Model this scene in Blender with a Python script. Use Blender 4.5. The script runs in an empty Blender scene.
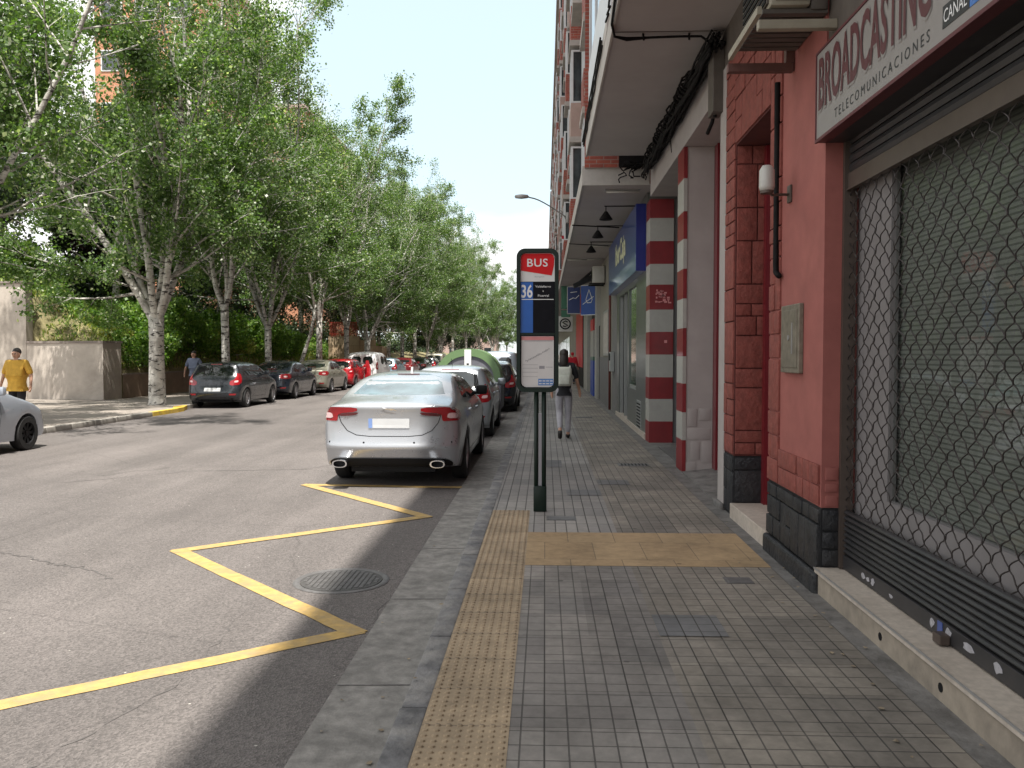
import bpy, bmesh, math, random
import numpy as np
from mathutils import Vector, Matrix
from mathutils.bvhtree import BVHTree
from mathutils.geometry import delaunay_2d_cdt

R = math.radians
PI = math.pi
scene = bpy.context.scene
col = scene.collection
random.seed(7)

# ------------------------------------------------------------------ helpers
def root_offset(o):
    v = Vector((0, 0, 0))
    while o is not None:
        v += o.location
        o = o.parent
    return v

def tag(o, label=None, cat=None, group=None, kind=None):
    if label: o['label'] = label
    if cat: o['category'] = cat
    if group: o['group'] = group
    if kind: o['kind'] = kind
    return o

def empty(name, loc, label=None, cat=None, group=None, rz=0):
    o = bpy.data.objects.new(name, None)
    o.empty_display_size = 0.2
    o.location = loc
    o.rotation_euler = (0, 0, rz)
    col.objects.link(o)
    return tag(o, label, cat, group)

def link_mesh(name, me, mats, parent=None):
    o = bpy.data.objects.new(name, me)
    for m in (mats if isinstance(mats, (list, tuple)) else [mats]):
        me.materials.append(m)
    if parent is not None: o.parent = parent
    col.objects.link(o)
    return o

class MB:
    def __init__(s):
        s.v = []; s.f = []; s.mi = []; s.m = 0
    def add(s, vs, fs):
        n = len(s.v)
        s.v += [tuple(v) for v in vs]
        for f in fs:
            s.f.append(tuple(i + n for i in f)); s.mi.append(s.m)
        return s
    def box(s, x0, x1, y0, y1, z0, z1, bev=0.0):
        if x0 > x1: x0, x1 = x1, x0
        if y0 > y1: y0, y1 = y1, y0
        if z0 > z1: z0, z1 = z1, z0
        b = min(bev, (x1-x0)*.45, (y1-y0)*.45, (z1-z0)*.45)
        if b <= 0:
            vs = [(x0,y0,z0),(x1,y0,z0),(x1,y1,z0),(x0,y1,z0),(x0,y0,z1),(x1,y0,z1),(x1,y1,z1),(x0,y1,z1)]
            return s.add(vs, [(0,3,2,1),(4,5,6,7),(0,1,5,4),(1,2,6,5),(2,3,7,6),(3,0,4,7)])
        bm = bmesh.new()
        bmesh.ops.create_cube(bm, size=1)
        for v in bm.verts:
            v.co = ((x0+x1)/2 + v.co.x*(x1-x0), (y0+y1)/2 + v.co.y*(y1-y0), (z0+z1)/2 + v.co.z*(z1-z0))
        bmesh.ops.bevel(bm, geom=bm.edges[:], offset=b, segments=2, affect='EDGES', profile=.5)
        s.add([v.co[:] for v in bm.verts], [[v.index for v in f.verts] for f in bm.faces])
        bm.free()
        return s
    def quad(s, a, b, c, d):
        return s.add([a, b, c, d], [(0, 1, 2, 3)])
    def prism(s, poly, axis, a, b):
        """poly in the other two axes, extruded along axis from a to b"""
        def P(p, t):
            if axis == 'x': return (t, p[0], p[1])
            if axis == 'y': return (p[0], t, p[1])
            return (p[0], p[1], t)
        n = len(poly)
        vs = [P(p, a) for p in poly] + [P(p, b) for p in poly]
        fs = [tuple(range(n))[::-1], tuple(range(n, 2*n))]
        fs += [(i, (i+1) % n, n+(i+1) % n, n+i) for i in range(n)]
        return s.add(vs, fs)
    def tube(s, pts, r, n=8, cap=True):
        pts = [Vector(p) for p in pts]
        m = len(pts)
        rs = r if isinstance(r, (list, tuple)) else [r]*m
        up = Vector((0, 0, 1))
        vs = []; fs = []
        prev = None
        for i, p in enumerate(pts):
            t = (pts[min(i+1, m-1)] - pts[max(i-1, 0)])
            if t.length < 1e-9: t = Vector((0, 0, 1))
            t.normalize()
            if prev is None:
                a = t.cross(up)
                if a.length < .05: a = t.cross(Vector((0, 1, 0)))
            else:
                a = prev - t*prev.dot(t)
                if a.length < 1e-6: a = t.cross(up)
            a.normalize(); prev = a
            b = t.cross(a)
            for k in range(n):
                w = 2*PI*k/n
                vs.append(p + (a*math.cos(w) + b*math.sin(w))*rs[i])
        for i in range(m-1):
            for k in range(n):
                k2 = (k+1) % n
                fs.append((i*n+k, i*n+k2, (i+1)*n+k2, (i+1)*n+k))
        if cap:
            fs.append(tuple(range(n))[::-1]); fs.append(tuple(range((m-1)*n, m*n)))
        return s.add(vs, fs)
    def lathe(s, prof, c, axis='z', n=24):
        """prof = [(radius, t)] round the axis through c"""
        vs = []; fs = []
        for r_, t in prof:
            for k in range(n):
                w = 2*PI*k/n; a = r_*math.cos(w); b = r_*math.sin(w)
                if axis == 'z': vs.append((c[0]+a, c[1]+b, c[2]+t))
                elif axis == 'x': vs.append((c[0]+t, c[1]+a, c[2]+b))
                else: vs.append((c[0]+a, c[1]+t, c[2]+b))
        for i in range(len(prof)-1):
            for k in range(n):
                k2 = (k+1) % n
                fs.append((i*n+k, i*n+k2, (i+1)*n+k2, (i+1)*n+k))
        return s.add(vs, fs)
    def build(s, name, mats, parent=None, world=False, smooth=False, auto=None):
        off = Vector((0, 0, 0))
        o_loc = None
        if parent is not None and world:
            off = root_offset(parent)
        elif parent is None and s.v:
            a = np.array(s.v)
            off = Vector(((a[:,0].min()+a[:,0].max())/2, (a[:,1].min()+a[:,1].max())/2, a[:,2].min()))
            o_loc = off
        me = bpy.data.meshes.new(name)
        me.from_pydata([(v[0]-off.x, v[1]-off.y, v[2]-off.z) for v in s.v], [], s.f)
        me.polygons.foreach_set('material_index', s.mi)
        bm = bmesh.new(); bm.from_mesh(me)
        bmesh.ops.recalc_face_normals(bm, faces=bm.faces[:])
        if auto is not None:
            for e in bm.edges:
                if len(e.link_faces) == 2 and e.calc_face_angle(0) > R(auto): e.smooth = False
            smooth = True
        bm.to_mesh(me); bm.free()
        if smooth: me.polygons.foreach_set('use_smooth', [True]*len(me.polygons))
        o = link_mesh(name, me, mats, parent)
        if o_loc is not None: o.location = o_loc
        return o

def copy_tree(o, parent=None):
    c = o.copy(); col.objects.link(c); c.parent = parent
    for ch in list(o.children): copy_tree(ch, c)
    return c

# ------------------------------------------------------------------ materials
def new_mat(name):
    m = bpy.data.materials.new(name); m.use_nodes = True
    nt = m.node_tree
    return m, nt, nt.nodes['Principled BSDF']

def N(nt, t, **kw):
    n = nt.nodes.new(t)
    for k, v in kw.items():
        if k.startswith('i_'): n.inputs[k[2:].replace('_', ' ')].default_value = v
        else: setattr(n, k, v)
    return n

def mixc(nt, fac, a, b, mode='MIX'):
    n = nt.nodes.new('ShaderNodeMix'); n.data_type = 'RGBA'; n.blend_type = mode
    for idx, val in ((0, fac), (6, a), (7, b)):
        if hasattr(val, 'is_output') or isinstance(val, bpy.types.NodeSocket): nt.links.new(val, n.inputs[idx])
        else: n.inputs[idx].default_value = val if idx == 0 else (*val[:3], 1)
    return n.outputs[2]

def ramp(nt, src, p0, p1, c0=(0,0,0), c1=(1,1,1)):
    n = nt.nodes.new('ShaderNodeValToRGB')
    n.color_ramp.elements[0].position = p0; n.color_ramp.elements[1].position = p1
    n.color_ramp.elements[0].color = (*c0, 1); n.color_ramp.elements[1].color = (*c1, 1)
    nt.links.new(src, n.inputs[0])
    return n.outputs[0]

def noise(nt, scale, detail=4, rough=.6, vec=None, dist=0):
    n = nt.nodes.new('ShaderNodeTexNoise')
    n.inputs['Scale'].default_value = scale; n.inputs['Detail'].default_value = detail
    n.inputs['Roughness'].default_value = rough; n.inputs['Distortion'].default_value = dist
    if vec is not None: nt.links.new(vec, n.inputs['Vector'])
    return n.outputs['Fac']

def objco(nt, scale=None):
    t = nt.nodes.new('ShaderNodeTexCoord'); o = t.outputs['Object']
    if scale:
        mp = nt.nodes.new('ShaderNodeMapping'); mp.inputs['Scale'].default_value = scale
        nt.links.new(o, mp.inputs['Vector']); o = mp.outputs['Vector']
    return o

def bump(nt, b, h, strength, dist, prev=None):
    n = nt.nodes.new('ShaderNodeBump'); n.inputs['Strength'].default_value = strength
    n.inputs['Distance'].default_value = dist
    nt.links.new(h, n.inputs['Height'])
    if prev is not None: nt.links.new(prev, n.inputs['Normal'])
    nt.links.new(n.outputs[0], b.inputs['Normal'])
    return n.outputs[0]

def mat(name, c, rough=.6, metal=0, var=.12, vs=6, dirt=0, ds=1.3, bs=0, bd=.003, bscale=60, coat=0, spec=.5, dirtc=None):
    m, nt, b = new_mat(name)
    v = objco(nt)
    cur = None
    if var:
        f = noise(nt, vs, 5, .6, v)
        lo = tuple(x*(1-var) for x in c); hi = tuple(min(1, x*(1+var)) for x in c)
        cur = ramp(nt, f, .3, .7, lo, hi)
    if dirt:
        f2 = ramp(nt, noise(nt, ds, 6, .7, v, .4), .42, .72)
        dc = dirtc or tuple(x*.45 for x in c)
        mm = nt.nodes.new('ShaderNodeMath'); mm.operation = 'MULTIPLY'; mm.inputs[1].default_value = dirt
        nt.links.new(f2, mm.inputs[0])
        cur = mixc(nt, mm.outputs[0], cur if cur is not None else c, dc)
    if cur is not None: nt.links.new(cur, b.inputs['Base Color'])
    else: b.inputs['Base Color'].default_value = (*c, 1)
    b.inputs['Roughness'].default_value = rough; b.inputs['Metallic'].default_value = metal
    b.inputs['Coat Weight'].default_value = coat; b.inputs['Coat Roughness'].default_value = .06
    b.inputs['Specular IOR Level'].default_value = spec
    if bs: bump(nt, b, noise(nt, bscale, 4, .6, v), bs, bd)
    return m

def paint(name, c, metal=.5, rough=.32):
    m, nt, b = new_mat(name)
    v = objco(nt)
    f = ramp(nt, noise(nt, 3, 5, .6, v), .3, .8, tuple(x*.93 for x in c), c)
    nt.links.new(f, b.inputs['Base Color'])
    b.inputs['Metallic'].default_value = metal
    rr = ramp(nt, noise(nt, 9, 5, .7, v), .3, .8, (rough*.85,)*3, (rough*1.25,)*3)
    nt.links.new(rr, b.inputs['Roughness'])
    b.inputs['Coat Weight'].default_value = .7; b.inputs['Coat Roughness'].default_value = .05
    return m

def brick_mat(name, c1, c2, mortar, bw, bh, ms, vec_axes='XY', rough=.85, offset=.5, var=.15, bstr=.6, bdist=.004, dirt=.3, ds=.9, slab=None, big=None, scl=1, spots=False):
    """bricks or tiles laid out in two object axes"""
    m, nt, b = new_mat(name)
    tc = nt.nodes.new('ShaderNodeTexCoord')
    sp = nt.nodes.new('ShaderNodeSeparateXYZ'); nt.links.new(tc.outputs['Object'], sp.inputs[0])
    cb = nt.nodes.new('ShaderNodeCombineXYZ')
    for i, a in enumerate(vec_axes): 
        if a == 'W':      # x + y, for walls that turn corners
            ad = nt.nodes.new('ShaderNodeMath'); ad.operation = 'ADD'
            nt.links.new(sp.outputs['X'], ad.inputs[0]); nt.links.new(sp.outputs['Y'], ad.inputs[1])
            nt.links.new(ad.outputs[0], cb.inputs[i])
        else: nt.links.new(sp.outputs[a], cb.inputs[i])
    def brick(w, h, mort, off, ca, cc_):
        t = nt.nodes.new('ShaderNodeTexBrick'); t.offset = off
        t.inputs['Scale'].default_value = 1; t.inputs['Brick Width'].default_value = w
        t.inputs['Row Height'].default_value = h; t.inputs['Mortar Size'].default_value = mort
        t.inputs['Mortar Smooth'].default_value = .3
        t.inputs['Color1'].default_value = (*ca, 1); t.inputs['Color2'].default_value = (*cc_, 1)
        t.inputs['Mortar'].default_value = (*mortar, 1)
        nt.links.new(cb.outputs[0], t.inputs['Vector'])
        return t
    t = brick(bw, bh, ms, offset, c1, c2)
    cur = t.outputs['Color']; h = t.outputs['Fac']
    if slab:
        t2 = brick(slab[0], slab[1], slab[2], slab[3] if len(slab) > 3 else 0, (1,1,1), (.72,.73,.76))
        t2.inputs['Mortar'].default_value = (.45,.44,.43,1)
        cur = mixc(nt, 1.0, cur, t2.outputs['Color'], 'MULTIPLY')
    if big:
        t3 = brick(big[0], big[1], 0.0, .37, (.86,.85,.84), (1.12,1.12,1.1))
        cur = mixc(nt, 1.0, cur, t3.outputs['Color'], 'MULTIPLY')
    v = tc.outputs['Object']
    f = noise(nt, 14, 6, .65, v)
    cur = mixc(nt, 1.0, cur, ramp(nt, f, .3, .75, (1-var,)*3, (1+var,)*3), 'MULTIPLY')
    if dirt:
        f2 = ramp(nt, noise(nt, ds, 7, .68, v, .5), .40, .75, (1, 1, 1), (1-dirt,)*3)
        cur = mixc(nt, 1.0, cur, f2, 'MULTIPLY')
    if spots:
        vo = nt.nodes.new('ShaderNodeTexVoronoi'); vo.inputs['Scale'].default_value = 2.6
        vo.inputs['Randomness'].default_value = 1
        wv = mixc(nt, .04, v, noise(nt, 20, 3, .6, v))
        nt.links.new(wv, vo.inputs['Vector'])
        sm = ramp(nt, vo.outputs['Distance'], .035, .055, (.45,)*3, (1,)*3)
        cur = mixc(nt, 1.0, cur, sm, 'MULTIPLY')
    nt.links.new(cur, b.inputs['Base Color'])
    b.inputs['Roughness'].default_value = rough
    inv = nt.nodes.new('ShaderNodeMath'); inv.operation = 'SUBTRACT'; inv.inputs[0].default_value = 1
    nt.links.new(h, inv.inputs[1])
    n1 = bump(nt, b, inv.outputs[0], bstr, bdist)
    bump(nt, b, noise(nt, 90, 4, .6, v), .25, .002, n1)
    return m

def asphalt_mat(name, c, crack=True):
    m, nt, b = new_mat(name)
    v = objco(nt)
    big = ramp(nt, noise(nt, .22, 6, .65, v, .6), .3, .72, tuple(x*.74 for x in c), tuple(x*1.16 for x in c))
    strk = ramp(nt, noise(nt, 1.0, 5, .6, objco(nt, (1.4, .12, 1))), .35, .7, (.80,)*3, (1.12,)*3)
    cur = mixc(nt, 1, big, strk, 'MULTIPLY')
    vo = nt.nodes.new('ShaderNodeTexVoronoi'); vo.inputs['Scale'].default_value = 95
    nt.links.new(v, vo.inputs['Vector'])
    agg = ramp(nt, vo.outputs['Color'], .1, .95, (.62,)*3, (1.42,)*3)
    cur = mixc(nt, 1, cur, agg, 'MULTIPLY')
    pat = ramp(nt, noise(nt, 3.3, 8, .75, v), .6, .74, (1,)*3, (.80,)*3)
    cur = mixc(nt, 1, cur, pat, 'MULTIPLY')
    # pale litter and stones
    v2 = nt.nodes.new('ShaderNodeTexVoronoi'); v2.inputs['Scale'].default_value = 5.5
    nt.links.new(v, v2.inputs['Vector'])
    lit = ramp(nt, v2.outputs['Distance'], .03, .045, (1,)*3, (0,)*3)
    cur = mixc(nt, lit, cur, (.42, .40, .36))
    if crack:
        wv = mixc(nt, .10, v, noise(nt, 1.6, 5, .6, v))
        v3 = nt.nodes.new('ShaderNodeTexVoronoi'); v3.feature = 'DISTANCE_TO_EDGE'; v3.inputs['Scale'].default_value = .33
        nt.links.new(wv, v3.inputs['Vector'])
        cr = ramp(nt, v3.outputs['Distance'], .0008, .0026, (.78,)*3, (1,)*3)
        cur = mixc(nt, 1, cur, cr, 'MULTIPLY')
    nt.links.new(cur, b.inputs['Base Color'])
    b.inputs['Roughness'].default_value = .86
    bump(nt, b, vo.outputs['Distance'], .6, .006)
    return m

M = {}
M['asphalt'] = asphalt_mat('asphalt', (.134, .119, .112))
M['ground'] = mat('ground', (.16, .145, .12), .95, vs=.4, dirt=.4, ds=.1)
M['gutter'] = mat('gutter', (.235, .222, .205), .9, var=.35, vs=11, dirt=.8, ds=2.4, bs=.6, bd=.01, bscale=24)
M['kerb'] = mat('kerb', (.135, .132, .135), .85, var=.4, vs=9, dirt=.9, ds=4.5, bs=.9, bd=.015, bscale=14, dirtc=(.27,.255,.235))
M['kerb_stone'] = mat('kerb_stone', (.30, .28, .25), .85, var=.2, vs=4, dirt=.4, ds=1, bs=.3)
M['kerb_yellow'] = mat('kerb_yellow', (.62, .42, .04), .7, var=.2, vs=6, dirt=.5, ds=5, dirtc=(.2,.18,.15))
M['tile_blue'] = brick_mat('tile_blue', (.235,.212,.195), (.27,.247,.226), (.105,.095,.087), .10, .132, .0042, slab=(.4,.4,.003), offset=0, dirt=.5, ds=1.3, var=.16, big=(.4,1.2), bstr=.8, spots=True)
M['tile_brown'] = brick_mat('tile_brown', (.238,.207,.172), (.275,.242,.202), (.105,.092,.08), .10, .132, .0044, slab=(.4,.4,.003), offset=0, dirt=.55, ds=1.1, var=.18,  bstr=.8, spots=True)
M['tile_far'] = brick_mat('tile_far', (.26,.243,.228), (.30,.28,.262), (.092,.085,.078), .10, .40, .0058, slab=(.4,.4,.003), offset=0, dirt=.35, ds=.7, var=.12, bstr=.8, big=(2.0,3.1), spots=True)
M['litter'] = mat('litter', (.24,.19,.13), .9, var=.4, vs=3)
M['tile_repair'] = brick_mat('tile_repair', (.17,.165,.165), (.185,.18,.178), (.075,.07,.065), .10, .132, .004, slab=(.4,.4,.003), offset=0, dirt=.4, ds=1.1, var=.12, bstr=.8)
M['tactile'] = brick_mat('tactile', (.325,.245,.16), (.365,.275,.18), (.21,.16,.11), 40, .4, .005, offset=0, dirt=.45, ds=2.4, var=.16, bstr=.3)
M['warn_tile'] = brick_mat('warn_tile', (.335,.23,.125), (.385,.27,.15), (.2,.145,.09), .4, .6, .004, offset=.5, dirt=.42, ds=2.0, var=.16, bstr=.3, spots=True)
M['edge_cement'] = mat('edge_cement', (.12,.112,.105), .9, var=.35, vs=8, dirt=.6, ds=3, bs=.9, bd=.012, bscale=20, dirtc=(.27,.26,.25))
M['yellow_line'] = mat('yellow_line', (.43,.285,.095), .85, var=.2, vs=14, dirt=.85, ds=6, dirtc=(.25,.20,.125), bs=.4, bd=.004, bscale=80)
M['iron'] = mat('iron', (.125,.12,.118), .6, metal=.2, var=.2, vs=20, dirt=.4, ds=6, bs=.3)
M['iron_dark'] = mat('iron_dark', (.06,.057,.055), .7, var=.2, vs=20, dirt=.4, ds=6)
M['seal'] = mat('seal', (.085,.078,.074), .8, var=.3, vs=9)
M['left_pave'] = brick_mat('left_pave', (.27,.235,.205), (.32,.28,.24), (.12,.1,.09), .4, .4, .006, offset=0, dirt=.35, ds=.8)

M['red_render'] = mat('red_render', (.30,.095,.08), .75, var=.14, vs=4, dirt=.45, ds=1.8, bs=.3, bd=.002, bscale=110, dirtc=(.22,.06,.055))
M['red_block'] = mat('red_block', (.215,.056,.043), .8, var=.25, vs=12, dirt=.5, ds=3, bs=1, bd=.016, bscale=18, dirtc=(.17,.04,.03))
M['joint_red'] = mat('joint_red', (.09,.020,.017), .9, var=.2)
M['black_block'] = mat('black_block', (.010,.011,.014), .55, var=.4, vs=10, dirt=.6, ds=3, bs=1, bd=.016, bscale=18, dirtc=(.05,.047,.045))
M['joint_black'] = mat('joint_black', (.008,.008,.009), .8)
M['sill_stone'] = mat('sill_stone', (.47,.41,.35), .55, var=.16, vs=24, dirt=.45, ds=2.6, dirtc=(.24,.19,.15))
M['sill_front'] = mat('sill_front', (.29,.245,.195), .8, var=.2, vs=9, dirt=.6, ds=1.8, dirtc=(.11,.095,.08), bs=.3)
M['steel_dark'] = mat('steel_dark', (.046,.045,.048), .42, metal=.5, var=.12, vs=8, dirt=.25, ds=5, dirtc=(.11,.1,.095))
M['steel_brown'] = mat('steel_brown', (.095,.072,.060), .5, metal=.35, var=.1, dirt=.3, ds=3)
M['wire'] = mat('wire', (.05,.042,.04), .45, metal=.6, var=.2, vs=30)
M['alu'] = mat('alu', (.34,.33,.325), .4, metal=.4, var=.06)
M['blind'] = brick_mat('blind', (.225,.222,.205), (.235,.232,.215), (.125,.122,.112), 50, .028, .006, 'YZ', dirt=.25, ds=1.5, offset=0, var=.05, rough=.6)
M['grey_panel'] = mat('grey_panel', (.20,.185,.185), .7, var=.06, dirt=.2, ds=1)
M['white_render'] = mat('white_render', (.36,.325,.31), .8, var=.08, vs=3, dirt=.32, ds=1.2, bs=.2, bd=.003, bscale=60, dirtc=(.30,.27,.25))
M['soffit'] = mat('soffit', (.36,.33,.32), .85, var=.06, vs=1.5, dirt=.3, ds=.7, dirtc=(.30,.265,.25))
M['concrete_edge'] = mat('concrete_edge', (.43,.40,.37), .85, var=.12, vs=4, dirt=.5, ds=3, dirtc=(.28,.26,.24))
M['door_red'] = mat('door_red', (.15,.010,.016), .35, var=.1, coat=.3)
M['pillar_red'] = mat('pillar_red', (.19,.010,.014), .5, var=.15, vs=4, dirt=.25, ds=3, coat=.1, dirtc=(.12,.02,.02))
M['pillar_white'] = mat('pillar_white', (.36,.35,.32), .55, var=.1, vs=4, dirt=.4, ds=4, dirtc=(.29,.28,.26))
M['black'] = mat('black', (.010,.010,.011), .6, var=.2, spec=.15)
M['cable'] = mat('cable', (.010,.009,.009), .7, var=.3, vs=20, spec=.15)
M['meter'] = mat('meter', (.21,.185,.145), .5, metal=.3, var=.25, vs=14, dirt=.5, ds=9, dirtc=(.09,.07,.05))
M['cream'] = mat('cream', (.30,.27,.21), .55, var=.1, dirt=.35, ds=4, dirtc=(.18,.15,.11))
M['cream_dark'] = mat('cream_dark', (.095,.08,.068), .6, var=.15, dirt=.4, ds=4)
M['brown_bracket'] = mat('brown_bracket', (.12,.055,.045), .6, var=.2, dirt=.4, ds=5)
M['white_plastic'] = mat('white_plastic', (.46,.45,.42), .4, var=.04)
M['sign_white'] = mat('sign_white', (.25,.23,.22), .45, var=.05, dirt=.2, ds=2)
M['sign_red'] = mat('sign_red', (.085,.016,.022), .5, var=.05)
M['sign_grey'] = mat('sign_grey', (.24,.21,.20), .5, var=.05)
M['maroon'] = mat('maroon', (.10,.02,.025), .5)
M['text_black'] = mat('text_black', (.02,.02,.022), .5, var=0)
M['text_white'] = mat('text_white', (.75,.75,.75), .5, var=0)
M['text_cream'] = mat('text_cream', (.62,.62,.42), .5, var=0)
M['digital_blue'] = mat('digital_blue', (.05,.17,.50), .4, var=.1)
M['bank_blue'] = mat('bank_blue', (.03,.065,.25), .3, var=.06, coat=.4)
M['bank_blue_dark'] = mat('bank_blue_dark', (.008,.015,.16), .35, var=.05)
M['sign_blue'] = mat('sign_blue', (.01,.055,.26), .35, var=.12, vs=2)
M['sign_navy'] = mat('sign_navy', (.006,.02,.10), .35, var=.1)
M['sign_green'] = mat('sign_green', (.02,.11,.06), .4, var=.1)
M['bank_wall'] = mat('bank_wall', (.13,.14,.132), .3, metal=.25, var=.05, vs=1, dirt=.15, ds=1)
M['frame_grey'] = mat('frame_grey', (.30,.31,.30), .4, metal=.3, var=.05)
M['shop_cream'] = mat('shop_cream', (.27,.255,.22), .7, var=.06, dirt=.25, ds=1.2)
M['shop_grey'] = mat('shop_grey', (.17,.165,.165), .6, var=.08, dirt=.25, ds=1.2)
M['shop_red'] = mat('shop_red', (.50,.012,.025), .45, var=.08)
M['pipe_red'] = mat('pipe_red', (.12,.03,.025), .5, var=.15)
M['blue_paint'] = mat('blue_paint', (.015,.06,.33), .45, var=.05)
M['brick'] = brick_mat('brick', (.36,.085,.055), (.26,.06,.045), (.30,.20,.17), .25, .07, .008, 'WZ', dirt=.25, ds=.5)
M['brick_orange'] = brick_mat('brick_orange', (.55,.235,.125), (.44,.17,.09), (.45,.33,.24), .3, .09, .01, 'WZ', dirt=.15, ds=.3)
M['facade_beige'] = mat('facade_beige', (.42,.31,.27), .8, var=.12, vs=2, dirt=.25, ds=1)
M['win_white'] = mat('win_white', (.60,.61,.62), .45, var=.05)
M['shutter_pale'] = mat('shutter_pale', (.48,.46,.43), .6, var=.1)
M['stone_wall'] = brick_mat('stone_wall', (.46,.33,.21), (.50,.38,.25), (.30,.22,.15), .9, .55, .012, 'WZ', dirt=.3, ds=.5)
M['wall_render'] = mat('wall_render', (.46,.41,.36), .85, var=.12, vs=1.2, dirt=.7, ds=.7, dirtc=(.24,.205,.175), bs=.3, bd=.01, bscale=12)
M['wall_cap'] = mat('wall_cap', (.22,.185,.165), .85, var=.2)
M['wall_brown'] = mat('wall_brown', (.25,.185,.14), .9, var=.2, vs=2, dirt=.4, ds=.8)
M['fence_red'] = mat('fence_red', (.45,.06,.04), .6, var=.15)
M['rubber'] = mat('rubber', (.012,.012,.012), .75, var=.2)
M['trim_black'] = mat('trim_black', (.009,.009,.010), .6, var=.1, spec=.2)
M['rim'] = mat('rim', (.45,.45,.47), .3, metal=.8, var=.05)
M['chrome'] = mat('chrome', (.75,.75,.76), .12, metal=1, var=0)
M['lamp_red'] = mat('lamp_red', (.30,.005,.010), .18, var=.12, vs=12, coat=.9)
M['lamp_dark'] = mat('lamp_dark', (.09,.012,.014), .2, var=0, coat=.9)
M['lamp_clear'] = mat('lamp_clear', (.72,.50,.50), .15, var=.15, vs=30, coat=.9)
M['headlamp'] = mat('headlamp', (.6,.62,.64), .12, metal=.4, var=.1, coat=.8)
M['plate'] = mat('plate', (.55,.56,.57), .5, var=.05)
M['plate_blue'] = mat('plate_blue', (.18,.28,.55), .5, var=0)
M['lit_interior_pale'] = mat('lit_interior_pale', (.45,.42,.38), .7, var=.2)  # opaque pale pane, its colour stands for a lit shop interior
M['green_lid'] = mat('green_lid', (.12,.20,.085), .5, var=.10, vs=3, dirt=.25, ds=3)
M['bin_grey'] = mat('bin_grey', (.12,.12,.14), .6, var=.15)
M['sticker'] = mat('sticker', (.33,.32,.34), .5, var=.2, vs=40)
M['pole_green'] = mat('pole_green', (.006,.016,.011), .42, var=.1, spec=.3)
M['bus_red'] = mat('bus_red', (.60,.012,.016), .5, var=.04, spec=.2)
M['bus_white'] = mat('bus_white', (.68,.68,.67), .45, var=.04)
M['bus_blue'] = mat('bus_blue', (.008,.10,.42), .4, var=.1, vs=5)
M['bus_black'] = mat('bus_black', (.006,.006,.009), .45, var=.3, vs=10, spec=.12)
M['paper'] = mat('paper', (.60,.58,.57), .6, var=.05)
M['paper_pink'] = mat('paper_pink', (.60,.24,.24), .6, var=.1)
M['paper_blue'] = mat('paper_blue', (.10,.22,.50), .6, var=.1)
M['paper_grey'] = mat('paper_grey', (.28,.27,.29), .6, var=.1)
M['skin'] = mat('skin', (.46,.26,.18), .55, var=.06)
M['hair'] = mat('hair', (.018,.013,.011), .5, var=.3, vs=60)
M['shirt_yellow'] = mat('shirt_yellow', (.62,.36,.05), .8, var=.12, vs=14, bs=.5, bd=.01, bscale=14)
M['cloth_black'] = mat('cloth_black', (.014,.014,.017), .85, var=.2, bs=.4, bd=.01, bscale=14)
M['cloth_grey'] = mat('cloth_grey', (.36,.35,.38), .85, var=.12, vs=10, bs=.5, bd=.012, bscale=12)
M['cloth_blue'] = mat('cloth_blue', (.18,.21,.30), .85, var=.15)
M['cloth_red'] = mat('cloth_red', (.45,.012,.03), .8, var=.15)
M['cloth_navy'] = mat('cloth_navy', (.03,.035,.06), .85, var=.15)
M['bag_white'] = mat('bag_white', (.52,.53,.46), .75, var=.12, vs=12, bs=.4, bd=.01, bscale=20)
M['shoe'] = mat('shoe', (.02,.017,.016), .5, var=.1)
M['sole'] = mat('sole', (.22,.10,.06), .8, var=.1)
M['twig'] = mat('twig', (.34,.31,.26), .9, var=.2, vs=3)

def glass_mat(name, c, rough=.03, spec=.8):
    m, nt, b = new_mat(name)
    v = objco(nt)
    f = ramp(nt, noise(nt, 1.7, 4, .6, v), .35, .7, tuple(x*.6 for x in c), tuple(min(1, x*1.5) for x in c))
    nt.links.new(f, b.inputs['Base Color'])
    b.inputs['Roughness'].default_value = rough
    b.inputs['Specular IOR Level'].default_value = spec
    return m
M['glass_car'] = glass_mat('glass_car', (.012,.015,.016), .02, 1.0)
M['glass_car_pale'] = glass_mat('glass_car_pale', (.10,.15,.17), .03, 1.0)
M['glass_win'] = glass_mat('glass_win', (.04,.05,.055), .04, .9)
M['glass_green_reflection'] = glass_mat('glass_green_reflection', (.06,.10,.07), .05, .9)  # green reflection in the bank window, put into the pane colour
def clear_glass():
    m, nt, b = new_mat('shop_glass')
    out = nt.nodes['Material Output']
    tr = nt.nodes.new('ShaderNodeBsdfTransparent'); tr.inputs[0].default_value = (.78,.82,.80,1)
    gl = nt.nodes.new('ShaderNodeBsdfGlossy'); gl.inputs['Roughness'].default_value = .02
    fr = nt.nodes.new('ShaderNodeFresnel'); fr.inputs[0].default_value = 1.5
    mx = nt.nodes.new('ShaderNodeMixShader')
    mu = nt.nodes.new('ShaderNodeMath'); mu.operation = 'MULTIPLY'; mu.inputs[1].default_value = .10
    nt.links.new(fr.outputs[0], mu.inputs[0]); nt.links.new(mu.outputs[0], mx.inputs[0]); nt.links.new(tr.outputs[0], mx.inputs[1]); nt.links.new(gl.outputs[0], mx.inputs[2])
    nt.links.new(mx.outputs[0], out.inputs[0])
    return m
M['shop_glass'] = clear_glass()

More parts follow.
